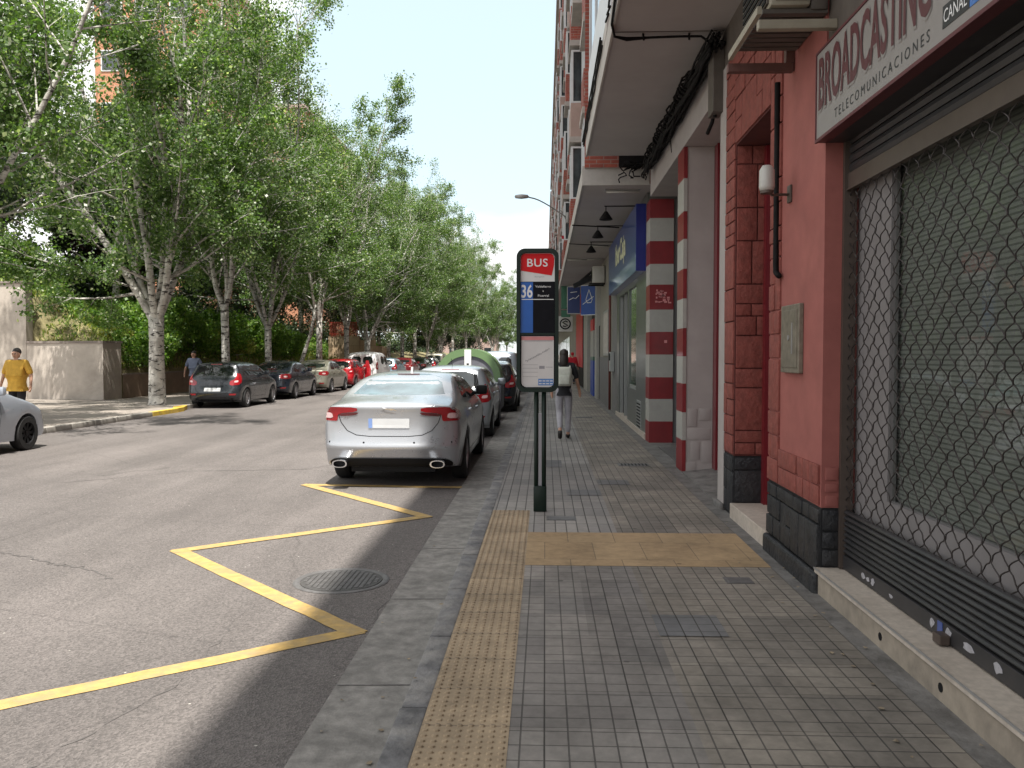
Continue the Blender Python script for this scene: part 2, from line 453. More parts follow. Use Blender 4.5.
def bark_mat():
    m, nt, b = new_mat('bark')
    v = objco(nt)
    base = ramp(nt, noise(nt, 2.2, 6, .7, v), .35, .7, (.30,.28,.25), (.74,.72,.67))
    s = noise(nt, 1, 5, .7, objco(nt, (3.5, 3.5, 11)), .5)
    dk = ramp(nt, s, .53, .59, (0,)*3, (1,)*3)
    c = mixc(nt, dk, base, (.045,.038,.034))
    nt.links.new(c, b.inputs['Base Color']); b.inputs['Roughness'].default_value = .9
    bump(nt, b, s, .6, .03)
    return m
M['bark'] = bark_mat()

def leaf_mat(name, stops, trans=.35, rough=.5):
    m, nt, b = new_mat(name)
    out = nt.nodes['Material Output']
    at = nt.nodes.new('ShaderNodeAttribute'); at.attribute_name = 'tint'
    rp = nt.nodes.new('ShaderNodeValToRGB')
    cr = rp.color_ramp
    cr.elements[0].position = stops[0][0]; cr.elements[0].color = (*stops[0][1], 1)
    cr.elements[1].position = stops[-1][0]; cr.elements[1].color = (*stops[-1][1], 1)
    for p, c in stops[1:-1]:
        e = cr.elements.new(p); e.color = (*c, 1)
    nt.links.new(at.outputs['Fac'], rp.inputs[0])
    nt.links.new(rp.outputs[0], b.inputs['Base Color'])
    b.inputs['Roughness'].default_value = rough
    tl = nt.nodes.new('ShaderNodeBsdfTranslucent')
    tcol = mixc(nt, 1, rp.outputs[0], (1.25, 1.5, .45), 'MULTIPLY')
    nt.links.new(tcol, tl.inputs[0])
    mx = nt.nodes.new('ShaderNodeMixShader'); mx.inputs[0].default_value = trans
    nt.links.new(b.outputs[0], mx.inputs[1]); nt.links.new(tl.outputs[0], mx.inputs[2])
    nt.links.new(mx.outputs[0], out.inputs[0])
    return m
M['leaf'] = leaf_mat('leaf', [(0,(.058,.112,.036)),(.5,(.125,.20,.064)),(.85,(.205,.29,.11)),(.95,(.29,.36,.19)),(1,(.54,.57,.48))], .42)
M['leaf_dark'] = leaf_mat('leaf_dark', [(0,(.012,.028,.012)),(.6,(.028,.055,.02)),(1,(.06,.09,.035))], .2)
M['leaf_purple'] = leaf_mat('leaf_purple', [(0,(.02,.008,.012)),(1,(.07,.025,.035))], .2)
M['leaf_bush'] = leaf_mat('leaf_bush', [(0,(.06,.13,.025)),(.6,(.14,.25,.045)),(1,(.25,.34,.08))], .4)
M['leaf_yellow'] = leaf_mat('leaf_yellow', [(0,(.10,.14,.03)),(.6,(.24,.26,.05)),(1,(.38,.36,.09))], .35)
M['grass'] = leaf_mat('grass', [(0,(.11,.17,.04)),(.6,(.22,.30,.07)),(1,(.46,.40,.18))], .35)
M['hill'] = mat('hill', (.20,.17,.085), .95, var=.35, vs=1.6, dirt=.6, ds=.6, dirtc=(.06,.07,.025), bs=.5, bd=.05, bscale=6)

# ------------------------------------------------------------------ text
def text_verts(txt, offset=0.0, spacing=1.0, extrude=.004):
    cu = bpy.data.curves.new('txt', 'FONT'); cu.body = txt; cu.size = 1
    cu.space_character = spacing; cu.offset = offset; cu.extrude = 0; cu.resolution_u = 3
    o = bpy.data.objects.new('txt', cu); col.objects.link(o)
    dg = bpy.context.evaluated_depsgraph_get()
    me = bpy.data.meshes.new_from_object(o.evaluated_get(dg))
    vs = [tuple(v.co) for v in me.vertices]; fs = [tuple(p.vertices) for p in me.polygons]
    bpy.data.objects.remove(o); bpy.data.curves.remove(cu); bpy.data.meshes.remove(me)
    return vs, fs
def text_on(mb, txt, O, U, V, w, h, offset=0.0, spacing=1.0, nudge=0.0):
    """fit txt in a w x h box at O (lower left), U and V unit axes; nudge along the outward normal"""
    vs0, _ = text_verts(txt, 0, spacing)
    a = np.array(vs0); x0, y0 = a[:,0].min(), a[:,1].min(); x1, y1 = a[:,0].max(), a[:,1].max()
    vs, fs = text_verts(txt, offset, spacing)
    O = Vector(O); U = Vector(U); V = Vector(V); Nn = U.cross(V)
    mb.add([O + U*((v[0]-x0)/(x1-x0)*w) + V*((v[1]-y0)/(y1-y0)*h) + Nn*nudge for v in vs], fs)

# ------------------------------------------------------------------ setting: ground
def sheet(name, pts, z, m, label=None, kind='structure', cat=None, thick=None, world_obj=True):
    mb = MB()
    if thick: mb.prism(pts, 'z', z-thick, z)
    else: mb.add([(p[0], p[1], z) for p in pts], [tuple(range(len(pts)))])
    o = mb.build(name, m)
    # object coordinates = world coordinates so that tile patterns line up
    off = o.location.copy()
    for v in o.data.vertices: v.co += off
    o.location = (0, 0, 0)
    if label: tag(o, label, cat)
    if kind: o['kind'] = kind
    return o

def rect(x0, x1, y0, y1): return [(x0, y0), (x1, y0), (x1, y1), (x0, y1)]
RZ = -.12
tag(sheet('ground', rect(-900, 900, -300, 2500), -.14, M['ground']), 'bare earth stretching away beyond the street', 'ground')
tag(sheet('road', rect(-11.6, -1.07, -25, 400), RZ, M['asphalt']), 'worn grey asphalt roadway between the two kerbs', 'road')
tag(sheet('gutter', rect(-1.08, -.655, -25, 260), RZ+.005, M['gutter']), 'rough pale concrete gutter beside the right kerb', 'gutter')
# gutter joints
mb = MB()
for i in range(40):
    y = 1.2 + i*1.55
    mb.add([(-1.075, y, RZ+.009), (-.66, y+.02, RZ+.009), (-.66, y+.032, RZ+.009), (-1.075, y+.01, RZ+.009)], [(0,1,2,3)])
o = mb.build('gutter_joints', M['edge_cement']); tag(o, 'dark joints crossing the concrete gutter', 'gutter joint', kind='structure')
# kerb as separate worn stones in one mesh (right)
mb = MB()
y = -6.0
while y < 200:
    l = .98
    dx = random.uniform(-.006, .006)
    mb.box(-.66+dx, -.53, y, y+l-.012, -.16, random.uniform(-.006, .002), .012 if y < 30 else 0)
    y += l
tag(mb.build('kerb', M['kerb'], auto=40), 'cracked bluish kerb stones edging the right pavement', 'kerb', kind='structure')
# right pavement base and surfaces
mb = MB(); mb.box(-.53, 30, -12, 260, -.2, -.012)
tag(mb.build('pavement_base', M['edge_cement']), 'concrete bed under the right pavement', 'pavement', kind='structure')
def pave(name, r, z, m, lab): return tag(sheet(name, rect(*r), z, m), lab, 'pavement')
pave('pavement', (-.15, .65, -10, 6.4), -.003, M['tile_blue'], 'bluish grey small square pavement tiles near the camera')
pave('pavement', (.65, 1.70, -10, 6.4), -.003, M['tile_brown'], 'brownish grey small square pavement tiles beside the shop step')
pave('pavement', (-.15, .65, 7.6, 250), -.003, M['tile_far'], 'ribbed grey pavement tiles running away behind the bus stop')
pave('pavement', (.65, 1.70, 7.6, 250), -.003, M['tile_brown'], 'brownish grey pavement tiles along the shops beyond the beige strip')
pave('pavement', (-.53, -.15, 8.66, 250), -.003, M['tile_far'], 'ribbed pale slabs between kerb and bus stop pole')
pave('pavement', (-.53, -.15, -10, .6), -.003, M['tile_blue'], 'grey tiles behind the camera beside the kerb')
pave('pavement', (1.70, 2.6, -10, 12.1), -.006, M['edge_cement'], 'rough dark cement strip at the foot of the red front')
pave('pavement', (1.70, 2.6, 12.1, 250), -.006, M['edge_cement'], 'cement strip at the foot of the far shops')
pave('warning_paving', (-.15, 1.70, 6.4, 7.6), -.001, M['warn_tile'], 'ochre paving strip crossing the pavement to the doorway')
# tactile strip with real domes
mb = MB()
mb.add([(-.53,.6,-.001),(-.15,.6,-.001),(-.15,8.66,-.001),(-.53,8.66,-.001)], [(0,1,2,3)])
ny = int((8.66-.6)/.0503)
for j in range(ny):
    for i in range(8):
        cx = -.53+.0235+i*.0475; cy = .63+j*.0503
        n = 6; r0, r1, h = .0150, .0095, .0065
        vs = [(cx+r0*math.cos(2*PI*k/n), cy+r0*math.sin(2*PI*k/n), -.001) for k in range(n)] + \
             [(cx+r1*math.cos(2*PI*k/n), cy+r1*math.sin(2*PI*k/n), -.001+h) for k in range(n)]
        mb.add(vs, [(k, (k+1)%n, n+(k+1)%n, n+k) for k in range(n)] + [tuple(range(n, 2*n))])
o = mb.build('tactile_paving', M['tactile']); 
off = o.location.copy()
for v in o.data.vertices: v.co += off
o.location = (0,0,0)
tag(o, 'beige tactile paving with raised dots along the kerb', 'tactile paving', kind='structure')
# small covers in the right pavement
def cover(x, y, w, l, label, slots=False, group=None):
    mb = MB(); mb.box(x-w/2, x+w/2, y-l/2, y+l/2, -.03, .004, .003)
    mb.box(x-w/2-.015, x+w/2+.015, y-l/2-.015, y+l/2+.015, -.03, .001)
    if slots:
        mb.m = 1
        k = int(w/.05)
        for i in range(k):
            xx = x-w/2+.03+i*.05; mb.box(xx, xx+.022, y-l/2+.03, y+l/2-.03, .003, .006)
    o = mb.build('drain_cover', [M['iron'], M['black']]); tag(o, label, 'drain cover')
cover(1.37, 6.02, .16, .13, 'small dark iron cover in the pavement nearest the camera')
cover(.16, 8.25, .26, .17, 'small worn metal cover in the pavement beside the bus stop pole')
cover(1.28, 12.3, .42, .26, 'slotted iron drain grate in the pavement before the striped pillar', True)
cover(.98, 21.5, .42, .3, 'slotted drain grate farthest along the pavement beside the bank', True)

# repaired tiles, stains along the wall, small litter
rr_ = random.Random(12)
for (x0_, x1_, y0_, y1_) in ((.65,1.05,4.8,5.2),(1.05,1.45,2.0,2.4),(.25,.65,9.6,10.0),(-.15,.25,12.0,12.8),(.65,1.05,10.4,10.8)):
    tag(sheet('repaired_paving', rect(x0_+.004, x1_-.004, y0_+.004, y1_-.004), .0012, M['tile_repair']), None, None)
mb = MB()
for k in range(70):
    if k % 2: x, y = rr_.uniform(1.45, 1.82), rr_.uniform(1.5, 9)
    else: x, y = rr_.uniform(-1.05, -.5), rr_.uniform(2, 14)
    z = 0 if x > 0 else (RZ+.008 if x < -.66 else .004)
    r_ = rr_.uniform(.006, .017)
    n_ = 5; vs = [(x+r_*math.cos(2*PI*q/n_)*rr_.uniform(.6,1.3), y+r_*math.sin(2*PI*q/n_)*rr_.uniform(.6,1.3), z+.002+rr_.uniform(0,.006)) for q in range(n_)]
    mb.add(vs, [tuple(range(n_))])
o = mb.build('litter', M['litter']); tag(o, 'crumbs of leaf and stone litter lying in the gutter and by the wall', 'litter', kind='stuff')
# yellow zigzag
def stripe(mb, a, b, w, z):
    a = Vector(a); b = Vector(b); d = (b-a); L = d.length; d.normalize(); n = Vector((-d.y, d.x))
    k = max(2, int(L/.25))
    vs = []; rng = random.Random(int(L*100))
    for i in range(k+1):
        p = a + d*(L*i/k)
        e = rng.uniform(-.006, .006)
        vs += [(p.x+n.x*(w/2+e), p.y+n.y*(w/2+e), z), (p.x-n.x*(w/2-e), p.y-n.y*(w/2-e), z)]
    mb.add(vs, [(2*i, 2*i+1, 2*i+3, 2*i+2) for i in range(k)])
zz = [(-6.1, 1.33), (-1.18, 5.16), (-3.19, 7.24), (-1.26, 8.88), (-3.12, 10.98), (-1.12, 10.85)]
mb = MB()
for i in range(5):
    a, b = Vector(zz[i]), Vector(zz[i+1]); d = (b-a).normalized()*.05
    stripe(mb, a-d, b+d, .138, RZ+.004+.0012*i)
tag(mb.build('road_marking', M['yellow_line']), 'yellow zigzag bus stop line painted on the asphalt', 'road marking', kind='structure')

# old crack seams in the asphalt
def crack(pts, seed):
    rr = random.Random(seed); mb = MB(); q = []
    for a, b in zip(pts, pts[1:]):
        for k in range(14):
            t = k/14; q.append((a[0]+(b[0]-a[0])*t+rr.uniform(-.025,.025), a[1]+(b[1]-a[1])*t+rr.uniform(-.03,.03)))
    vs = []
    for x, y in q:
        w_ = rr.uniform(.004, .016); vs += [(x, y-w_, RZ+.0025), (x, y+w_, RZ+.0025)]
    mb.add(vs, [(2*i, 2*i+2, 2*i+3, 2*i+1) for i in range(len(q)-1)])
    tag(mb.build('road_crack', M['seal']), 'dark jagged crack running across the asphalt', 'crack', kind='structure')
crack([(-4.9,7.2),(-4.4,7.0),(-4.05,6.75),(-3.7,6.65),(-3.3,6.3)], 3)
crack([(-6.5,11.0),(-5.2,12.2),(-3.6,12.5),(-2.6,14.0)], 5)
crack([(-1.09,2.0),(-1.11,5),(-1.09,8),(-1.11,12),(-1.10,18)], 8)
crack([(-2.2,3.2),(-1.9,4.3),(-2.0,5.6)], 9)
# manhole
mh = empty('manhole_cover', (-1.54, 6.34, RZ), 'round ribbed iron manhole cover half in shade inside the yellow zigzag', 'manhole cover')
mb = MB(); mb.lathe([(.31,.003),(.33,.010),(.345,.010),(.36,.003)], (0,0,0), n=40); mb.build('cover_ring', M['iron'], mh, auto=30)
mb = MB(); mb.lathe([(0,.006),(.305,.006),(.308,-.01)], (0,0,0), n=40)
mb.m = 1
for i in range(-7, 8):
    for j in range(-7, 8):
        x, y = i*.038, j*.038
        if x*x+y*y < .27**2: mb.box(x-.013, x+.013, y-.013, y+.013, .006, .0105)
mb.build('cover_plate', [M['iron_dark'], M['iron']], mh)

# left pavement and kerb
tag(sheet('pavement', [(-60,-25),(-10.95,-25),(-10.95,24.6),(-11.3,25.4),(-11.3,240),(-15.2,240),(-15.2,29.9),(-60,29.9)], 0, M['left_pave'], thick=.13), 'brown paved footway under the trees on the left', 'pavement')
mb = MB()
y = -8.
while y < 23.0:
    mb.box(-10.95, -10.8, y, y+.985, -.16, .004, .012); y += 1
mb.box(-11.3, -11.16, 26.1, 200, -.16, .004)
tag(mb.build('kerb', M['kerb_stone'], auto=40), 'pale kerb stones edging the left footway', 'kerb', kind='structure')
mb = MB()
mb.box(-10.95, -10.8, 23.0, 24.6, -.16, .006, .015)
mb.prism([(-10.95,24.6),(-10.8,24.6),(-10.84,25.1),(-11.16,26.1),(-11.3,26.1),(-11.3,25.4)], 'z', -.16, .006)
tag(mb.build('kerb', M['kerb_yellow']), 'yellow painted kerb corner near the big tree', 'kerb', kind='structure')

# hill behind the left walls
def hill_z(x, y):
    t = -x
    pts = [(15.2,.84),(15.7,1.75),(17,2.7),(18.6,3.6),(22,5.2),(28,6.6),(60,7.5)]
    z = pts[-1][1]
    for (a, za), (b, zb) in zip(pts, pts[1:]):
        if t <= b: z = za+(zb-za)*max(0, t-a)/(b-a); break
    f = max(.35, 1-(y-30)/90)
    f = max(f, .35)
    if y < 33 and x > -18.5: z = min(z, 1.85+(y-30)*.9)
    return .84 + (z-.84)*f + .12*math.sin(x*1.7+y*.9)*min(1, max(0, t-15.4))
mb = MB()
xs = [-15.2-.45*i for i in range(12)] + [-21-1.6*i for i in range(26)]
ys = [30.02+.6*i for i in range(12)]+[37.2+1.8*i for i in range(68)]
vs = [(x, y, hill_z(x, y)) for y in ys for x in xs]
W_ = len(xs)
mb.add(vs, [(j*W_+i, j*W_+i+1, (j+1)*W_+i+1, (j+1)*W_+i) for j in range(len(ys)-1) for i in range(W_-1)])
mb.add([(x, 30.02, hill_z(x, 30.02)) for x in xs]+[(x, 30.02, -.1) for x in xs], [(i, i+1, W_+i+1, W_+i) for i in range(W_-1)])
tag(mb.build('hill', M['hill'], smooth=True), 'grassy earth slope rising behind the retaining walls', 'hillside', kind='structure')

# grass / weeds on the slope: stuff
def leaf_mesh(name, cen, size, m, seed, elong=1.0, upright=False, tint=None, parent=None, aspect=.75):
    rng = np.random.default_rng(seed)
    n = len(cen)
    nrm = rng.normal(size=(n, 3)); nrm /= np.linalg.norm(nrm, axis=1)[:, None]
    if upright:
        u = np.stack([rng.normal(size=n)*.3, rng.normal(size=n)*.3, np.ones(n)], 1)
    else:
        u = rng.normal(size=(n, 3)); u[:, 2] -= .3
    u -= nrm*(u*nrm).sum(1)[:, None]; u /= np.linalg.norm(u, axis=1)[:, None]
    w = np.cross(nrm, u)
    s = size*rng.uniform(.65, 1.35, n)
    L = (s*elong)[:, None]*u*.5; Wd = s[:, None]*w*.5*aspect
    P = np.empty((n, 4, 3))
    P[:, 0] = cen - L; P[:, 1] = cen + Wd - L*.1; P[:, 2] = cen + L; P[:, 3] = cen - Wd - L*.1
    me = bpy.data.meshes.new(name)
    me.vertices.add(n*4); me.vertices.foreach_set('co', P.reshape(-1))
    me.loops.add(n*4); me.loops.foreach_set('vertex_index', np.arange(n*4, dtype=np.int32))
    me.polygons.add(n); me.polygons.foreach_set('loop_start', np.arange(0, n*4, 4, dtype=np.int32))
    me.polygons.foreach_set('loop_total', np.full(n, 4, dtype=np.int32))
    me.update(calc_edges=True)
    at = me.attributes.new('tint', 'FLOAT', 'FACE')
    t = rng.random(n) if tint is None else tint
    at.data.foreach_set('value', t.astype(np.float32))
    me.validate()
    return link_mesh(name, me, m, parent)
rng = np.random.default_rng(3)
n = 26000
gx = -15.3-rng.random(n)**1.4*13; gy = 30.1+rng.random(n)**1.3*45
gz = np.array([hill_z(a, b) for a, b in zip(gx, gy)])
o = leaf_mesh('grass', np.stack([gx, gy, gz+.07], 1), .2, M['grass'], 5, 1.3, True, aspect=.25)
tag(o, 'dry yellowish grass and weeds growing on the slope', 'grass', kind='stuff')

# ------------------------------------------------------------------ vegetation
def grow_tree(seed, H=17, split=2.9, trunk_r=.27, nl=4, spread=.42, leaves=42000, lsize=.105, leafm='leaf', crown_r=5.5, bias=(0.0, 0.0), base=0.25, lean=(0,0)):
    """trunk mesh, bare twigs and leaf centres of a white poplar"""
    rnd = random.Random(seed)
    tr = MB(); tips = []; full = [1.0]
    top = Vector((lean[0], lean[1], split))
    pts = [Vector((0,0,-.1)), Vector((0,0,.05)), Vector((lean[0]*.2+rnd.uniform(-.03,.03), lean[1]*.2, split*.35)), Vector((lean[0]*.6, lean[1]*.6+rnd.uniform(-.04,.04), split*.7)), top]
    tr.tube(pts, [trunk_r*1.45, trunk_r*1.12, trunk_r, trunk_r*.93, trunk_r*1.0], 12)
    def branch(p, d, L, r, lev):
        k = max(3, int(L/.8))
        pp = [Vector(p)]; dd = Vector(d).normalized()
        rr = [r]
        for i in range(k):
            wob = .14 if lev == 1 else .2
            dd = (dd + Vector((rnd.uniform(-wob,wob)+bias[0]*.015, rnd.uniform(-wob,wob), rnd.uniform(-wob*.5,wob) + (.05 if lev < 2 else (.02 if lev == 2 else -.07))))).normalized()
            pp.append(pp[-1] + dd*(L/k)); rr.append(max(.004, r*(1-(i+1)/k*.82)))
        tr.tube(pp, [q_*{1:1.0,2:1.25,3:1.3}[lev] for q_ in rr], {1:8, 2:5, 3:3}[lev], cap=False)
        if lev == 3:
            for i in range(1, len(pp)): tips.append((pp[i], .25, full[0]))
            return
        if lev == 2: full[0] = rnd.random()**1.6*1.6 + .04
        m = int(L/({1:.58, 2:.42}[lev]))
        for i in range(m):
            t = (base if lev == 1 else .18) + (1-(base if lev == 1 else .18))*(i+rnd.random()*.8)/m
            f = t*k; j = min(k-1, int(f)); q = pp[j].lerp(pp[j+1], f-j)
            ax = (pp[j+1]-pp[j]).normalized()
            a = rnd.uniform(0, 2*PI)
            side = ax.orthogonal().normalized(); side.rotate(Matrix.Rotation(a, 3, ax))
            ang = rnd.uniform(.6, 1.35) if t < .5 else rnd.uniform(.45, 1.0)
            nd = ax*math.cos(ang) + side*math.sin(ang)
            if lev == 1:
                LL = crown_r*rnd.uniform(.34, .66)*(1.08-.62*t)
                if bias[0]*nd.x > 0: LL *= 1.15
                branch(q, nd, LL, max(.012, rr[j]*.36), 2)
            else:
                branch(q, nd, rnd.uniform(.6, 1.3), .008, 3)
        tips.append((pp[-1], .4, full[0]))
    for i in range(nl):
        a = 2*PI*i/nl + rnd.uniform(-.5, .5)
        s = spread*rnd.uniform(.6, 1.3) if i else spread*.15
        d = Vector((math.cos(a)*s+bias[0]*.05, math.sin(a)*s, 1))
        L = (H-split)*rnd.uniform(.78, 1.0)*(1 if i == 0 else .9)
        branch(top + Vector((math.cos(a)*trunk_r*.35, math.sin(a)*trunk_r*.35, -.25)), d, L, trunk_r*rnd.uniform(.42, .58), 1)
    rg = np.random.default_rng(seed)
    T = np.array([t[0][:] for t in tips]); S = np.array([t[1] for t in tips])
    # each leaf picks a twig; some twigs are fuller than others
    wgt = (rg.random(len(T))**1.6 + .06)*np.array([t[2] for t in tips])*np.clip(1.25-.035*T[:, 2], .55, 1.2)
    idx = rg.choice(len(T), leaves, p=wgt/wgt.sum())
    C = T[idx] + rg.normal(size=(leaves, 3))*S[idx][:, None]*.62
    C = C[C[:, 2] > split*.75]
    tint = np.clip(rg.random(len(C))*.75 + (rg.random(len(T))[idx][:len(C)] if False else 0) + .12*rg.normal(size=len(C)), 0, .93)
    pale = rg.random(len(C)) < .07; tint[pale] = 1
    return tr, C, tint, T

def tree_thing(name, seed, loc, label, group, cat='tree', leafm='leaf', lsize=.105, rz=0, sc=1, **kw):
    tr, C, tint, T = grow_tree(seed, leafm=leafm, **kw)
    e = empty(name, loc, label, cat, group, rz); e.scale = (sc, sc, sc)
    tr.build('trunk', M['bark'], e, smooth=True)
    leaf_mesh('crown', C, lsize, M[leafm], seed, tint=tint, parent=e)
    return e

G = 'poplars lining the left kerb'
P = {}
P['A'] = tree_thing('poplar_tree', 11, (-12.25, 26.4, 0), 'white trunked poplar by the yellow kerb corner, nearest whole tree', G, H=17.5, split=2.9, trunk_r=.24, nl=7, spread=.5, leaves=82000, lsize=.10, crown_r=7.2, base=.08)
P['B'] = tree_thing('poplar_tree', 23, (-12.5, 32.8, 0), 'slim pale poplar rising directly behind the dark grey hatchback', G, H=19.8, split=3.6, trunk_r=.16, nl=6, spread=.42, leaves=66000, lsize=.10, crown_r=6.8, base=.08)
P['C'] = tree_thing('poplar_tree', 37, (-12.5, 38.0, 0), 'grey poplar standing behind the dark sedan', G, H=18.4, split=3.0, trunk_r=.16, nl=6, spread=.46, leaves=66000, lsize=.10, crown_r=7.0, base=.08)
P['D'] = tree_thing('poplar_tree', 51, (-12.2, 45.6, 0), 'straight pale poplar behind the beige sedan', G, H=17, split=3.6, trunk_r=.17, nl=6, spread=.42, leaves=66000, lsize=.10, crown_r=6.8, base=.08)
more = [('C', -12.6, 17.0, 1.7, 1.0, 'poplar mostly out of frame at the left edge, leaning limb showing'),
        ('B', -12.2, 52, 2.2, .95, 'poplar behind the red hatchback'),
        ('A', -12.4, 59, 3.6, .93, 'broad poplar beyond the white van'),
        ('C', -11.9, 64.5, 4.4, .95, 'poplar with forked trunk beside the stone wall'),
        ('D', -11.8, 70, .8, 1.0, 'poplar standing behind the far dark cars'),
        ('B', -11.7, 76, 5.2, 1.02, 'poplar beside the pale grey off-road car'),
        ('C', -11.5, 83, 2.9, 1.0, 'poplar just beyond the pale grey off-road car'),
        ('A', -11.2, 91, 1.2, .95, 'poplar far down the row, above the green container roof'),
        ('D', -10.9, 100, 3.9, 1.0, 'small looking poplar far down the row with a leafy low crown'),
        ('B', -10.3, 111, .4, 1.0, 'distant poplar in the row left of the bus sign'),
        ('C', -9.6, 124, 5.6, 1.0, 'very distant poplar just left of the bus sign'),
        ('A', -8.6, 139, 2.6, .95, 'poplar near the far end of the row'),
        ('D', -7.0, 156, 4.9, .9, 'farthest poplar of the left row, closing the view'),
        ('C', -3.5, 172, 1.9, .8, 'round topped tree closing the street end, left of the bus sign edge'),
        ('B', .5, 185, 3.1, .8, 'tree at the street end hidden mostly by the bus sign'),
        ('C', 4.5, 176, .9, .7, 'tree glimpsed under the overhang at the very end of the pavement')]
for k, x, y, rz, sc, lab in more:
    c = copy_tree(P[k]); c.location = (x, y, 0); c.rotation_euler = (0, 0, rz); c.scale = (sc,)*3; c['label'] = lab
# leaning bare stem beside the straight poplar
mb = MB(); mb.tube([(-12.9,44,0),(-12.75,44.1,1.2),(-12.3,44.2,2.6),(-12.0,44.3,4.2)], [.13,.11,.09,.06], 8)
tag(mb.build('leaning_trunk', M['bark'], smooth=True), 'thin bare trunk leaning against the straight pale poplar', 'tree trunk')

def dense_tree(name, seed, loc, label, group, leafm, n=26000, rx=3.2, rz_=4.2, h=5.5, lsize=.16, cat='tree', trunk=True):
    rg = np.random.default_rng(seed); rnd = random.Random(seed)
    K = 70
    cc = []
    for i in range(K):
        d = rg.normal(size=3); d /= np.linalg.norm(d); rr = rg.random()**.4
        cc.append((d[0]*rx*rr, d[1]*rx*rr, h+d[2]*rz_*rr))
    cc = np.array(cc); cs = rg.uniform(.35, .95, K)*rx*.3
    idx = rg.integers(0, K, n)
    dd = rg.normal(size=(n, 3)); dd /= np.linalg.norm(dd, axis=1)[:, None]
    C = cc[idx] + dd*(cs[idx]*rg.uniform(.5, 1.15, n))[:, None]
    C = C[C[:, 2] > .05]
    e = empty(name, loc, label, cat, group)
    tr = MB()
    if trunk:
        tr.tube([(0,0,-.3),(.1,.05,h*.4),(.05,.1,h)], [.22,.17,.08], 8)
        for i in range(0, K, 5): tr.tube([(.05,.05,h*.35+rnd.random()*h*.3), tuple(cc[i])], [.07,.02], 5)
    else:
        for i in range(0, K, 6): tr.tube([(0,0,-.1), tuple(cc[i])], [.03,.01], 4)
    tr.build('trunk' if trunk else 'stem', M['bark'], e, smooth=True)
    leaf_mesh('crown' if trunk else 'foliage', C, lsize, M[leafm], seed, parent=e)
    return e
G2 = 'dark trees on the slope behind the poplars'
ev = dense_tree('evergreen_tree', 71, (-22, 33.5, 4.4), 'dark dense tree on the slope above the tall pale wall', G2, 'leaf_dark', n=30000)
pu = dense_tree('plum_tree', 72, (-19.5, 38, 3.2), 'purple leaved tree on the slope between the dark trees', G2, 'leaf_purple', n=14000, rx=2.3, rz_=2.4, h=3.6)
for x, y, s, lab in [(-18.5, 36, .85, 'dark tree on the slope right behind the nearest poplar trunk'),
                     (-27, 37, 1.3, 'tall dark tree highest on the slope at left'),
                     (-20, 42, 1.05, 'dark tree on the slope behind the slim pale poplar'),
                     (-18.5, 48, .95, 'dark tree on the slope behind the dark sedan'),
                     (-23, 50, 1.2, 'large dark tree at the back of the slope behind the beige sedan'),
                     (-18.0, 55, .9, 'dark tree on the slope just before the stone wall'),
                     (-19, 66, 1.1, 'dark tree behind the red fence on the stone wall'),
                     (-19, 76, 1.1, 'dark tree behind the red planters'),
                     (-18, 92, 1.2, 'distant dark tree behind the far poplars'),
                     (-16, 104, 1.2, 'distant dark tree behind the poplar row, before the pale house'),
                     (-17, 84, 1.1, 'dark tree behind the pale off-road car'),
                     (-15, 118, 1.2, 'dark tree near the pale house at the end of the left side'),
                     (-13.5, 133, 1.2, 'dark tree left of the pale house roof'),
                     (-12.5, 149, 1.2, 'most distant dark tree in front of the pale house')]:
    c = copy_tree(ev); c.location = (x, y, hill_z(x, y)-.2 if y < 100 else 0); c.scale = (s,)*3; c.rotation_euler = (0,0,x*y); c['label'] = lab
G3 = 'shrubs along the top of the low retaining wall'
b1 = dense_tree('shrub', 81, (-15.5, 31.9, 1.1), 'bright green shrub right behind the pale wall corner', G3, 'leaf_bush', n=7000, rx=1.3, rz_=.9, h=.7, lsize=.11, cat='shrub', trunk=False)
b2 = dense_tree('shrub', 82, (-17.0, 36.4, 2.4), 'yellowish shrub on the grass left of the slim poplar', G3, 'leaf_yellow', n=5000, rx=1.4, rz_=.5, h=.35, lsize=.10, cat='shrub', trunk=False)
sh = [(b1,-15.8,33.4,1.1,'green shrub spilling over the low wall beside the big poplar trunk'),
      (b1,-16.4,35.3,1.3,'large green shrub behind the man in blue'),
      (b1,-15.8,37.4,1.0,'green shrub over the low wall left of the slim poplar'),
      (b2,-16.3,38.6,1.0,'yellow green shrub glowing right of the slim poplar trunk'),
      (b1,-16.0,40.6,1.3,'rounded green shrub behind the dark hatchback roof'),
      (b2,-15.9,42.2,1.0,'yellow green shrub above the dark sedan'),
      (b1,-16.0,44.4,1.2,'dome shaped green shrub between the dark and beige sedans'),
      (b1,-15.9,47.6,1.1,'green shrub behind the leaning trunk'),
      (b1,-15.7,51.0,1.0,'green shrub beside the straight pale poplar'),
      (b2,-14.9,54.5,1.0,'light green shrub left of the stone wall'),
      (b1,-15.0,70,1.6,'green shrub behind the red planters'),
      (b1,-14.5,63.2,1.5,'green shrub right of the stone wall'),
      (b1,-21.5,32.6,1.1,'green shrub high behind the tall pale wall'),
      (b2,-16.3,31.4,.55,'low yellow green shrub at the top edge of the pale wall')]
for src, x, y, s, lab in sh:
    c = copy_tree(src); c.location = (x, y, hill_z(x, y)-.1 if y < 60 else .1); c.scale = (s,)*3; c.rotation_euler = (0,0,x+y*2); c['label'] = lab
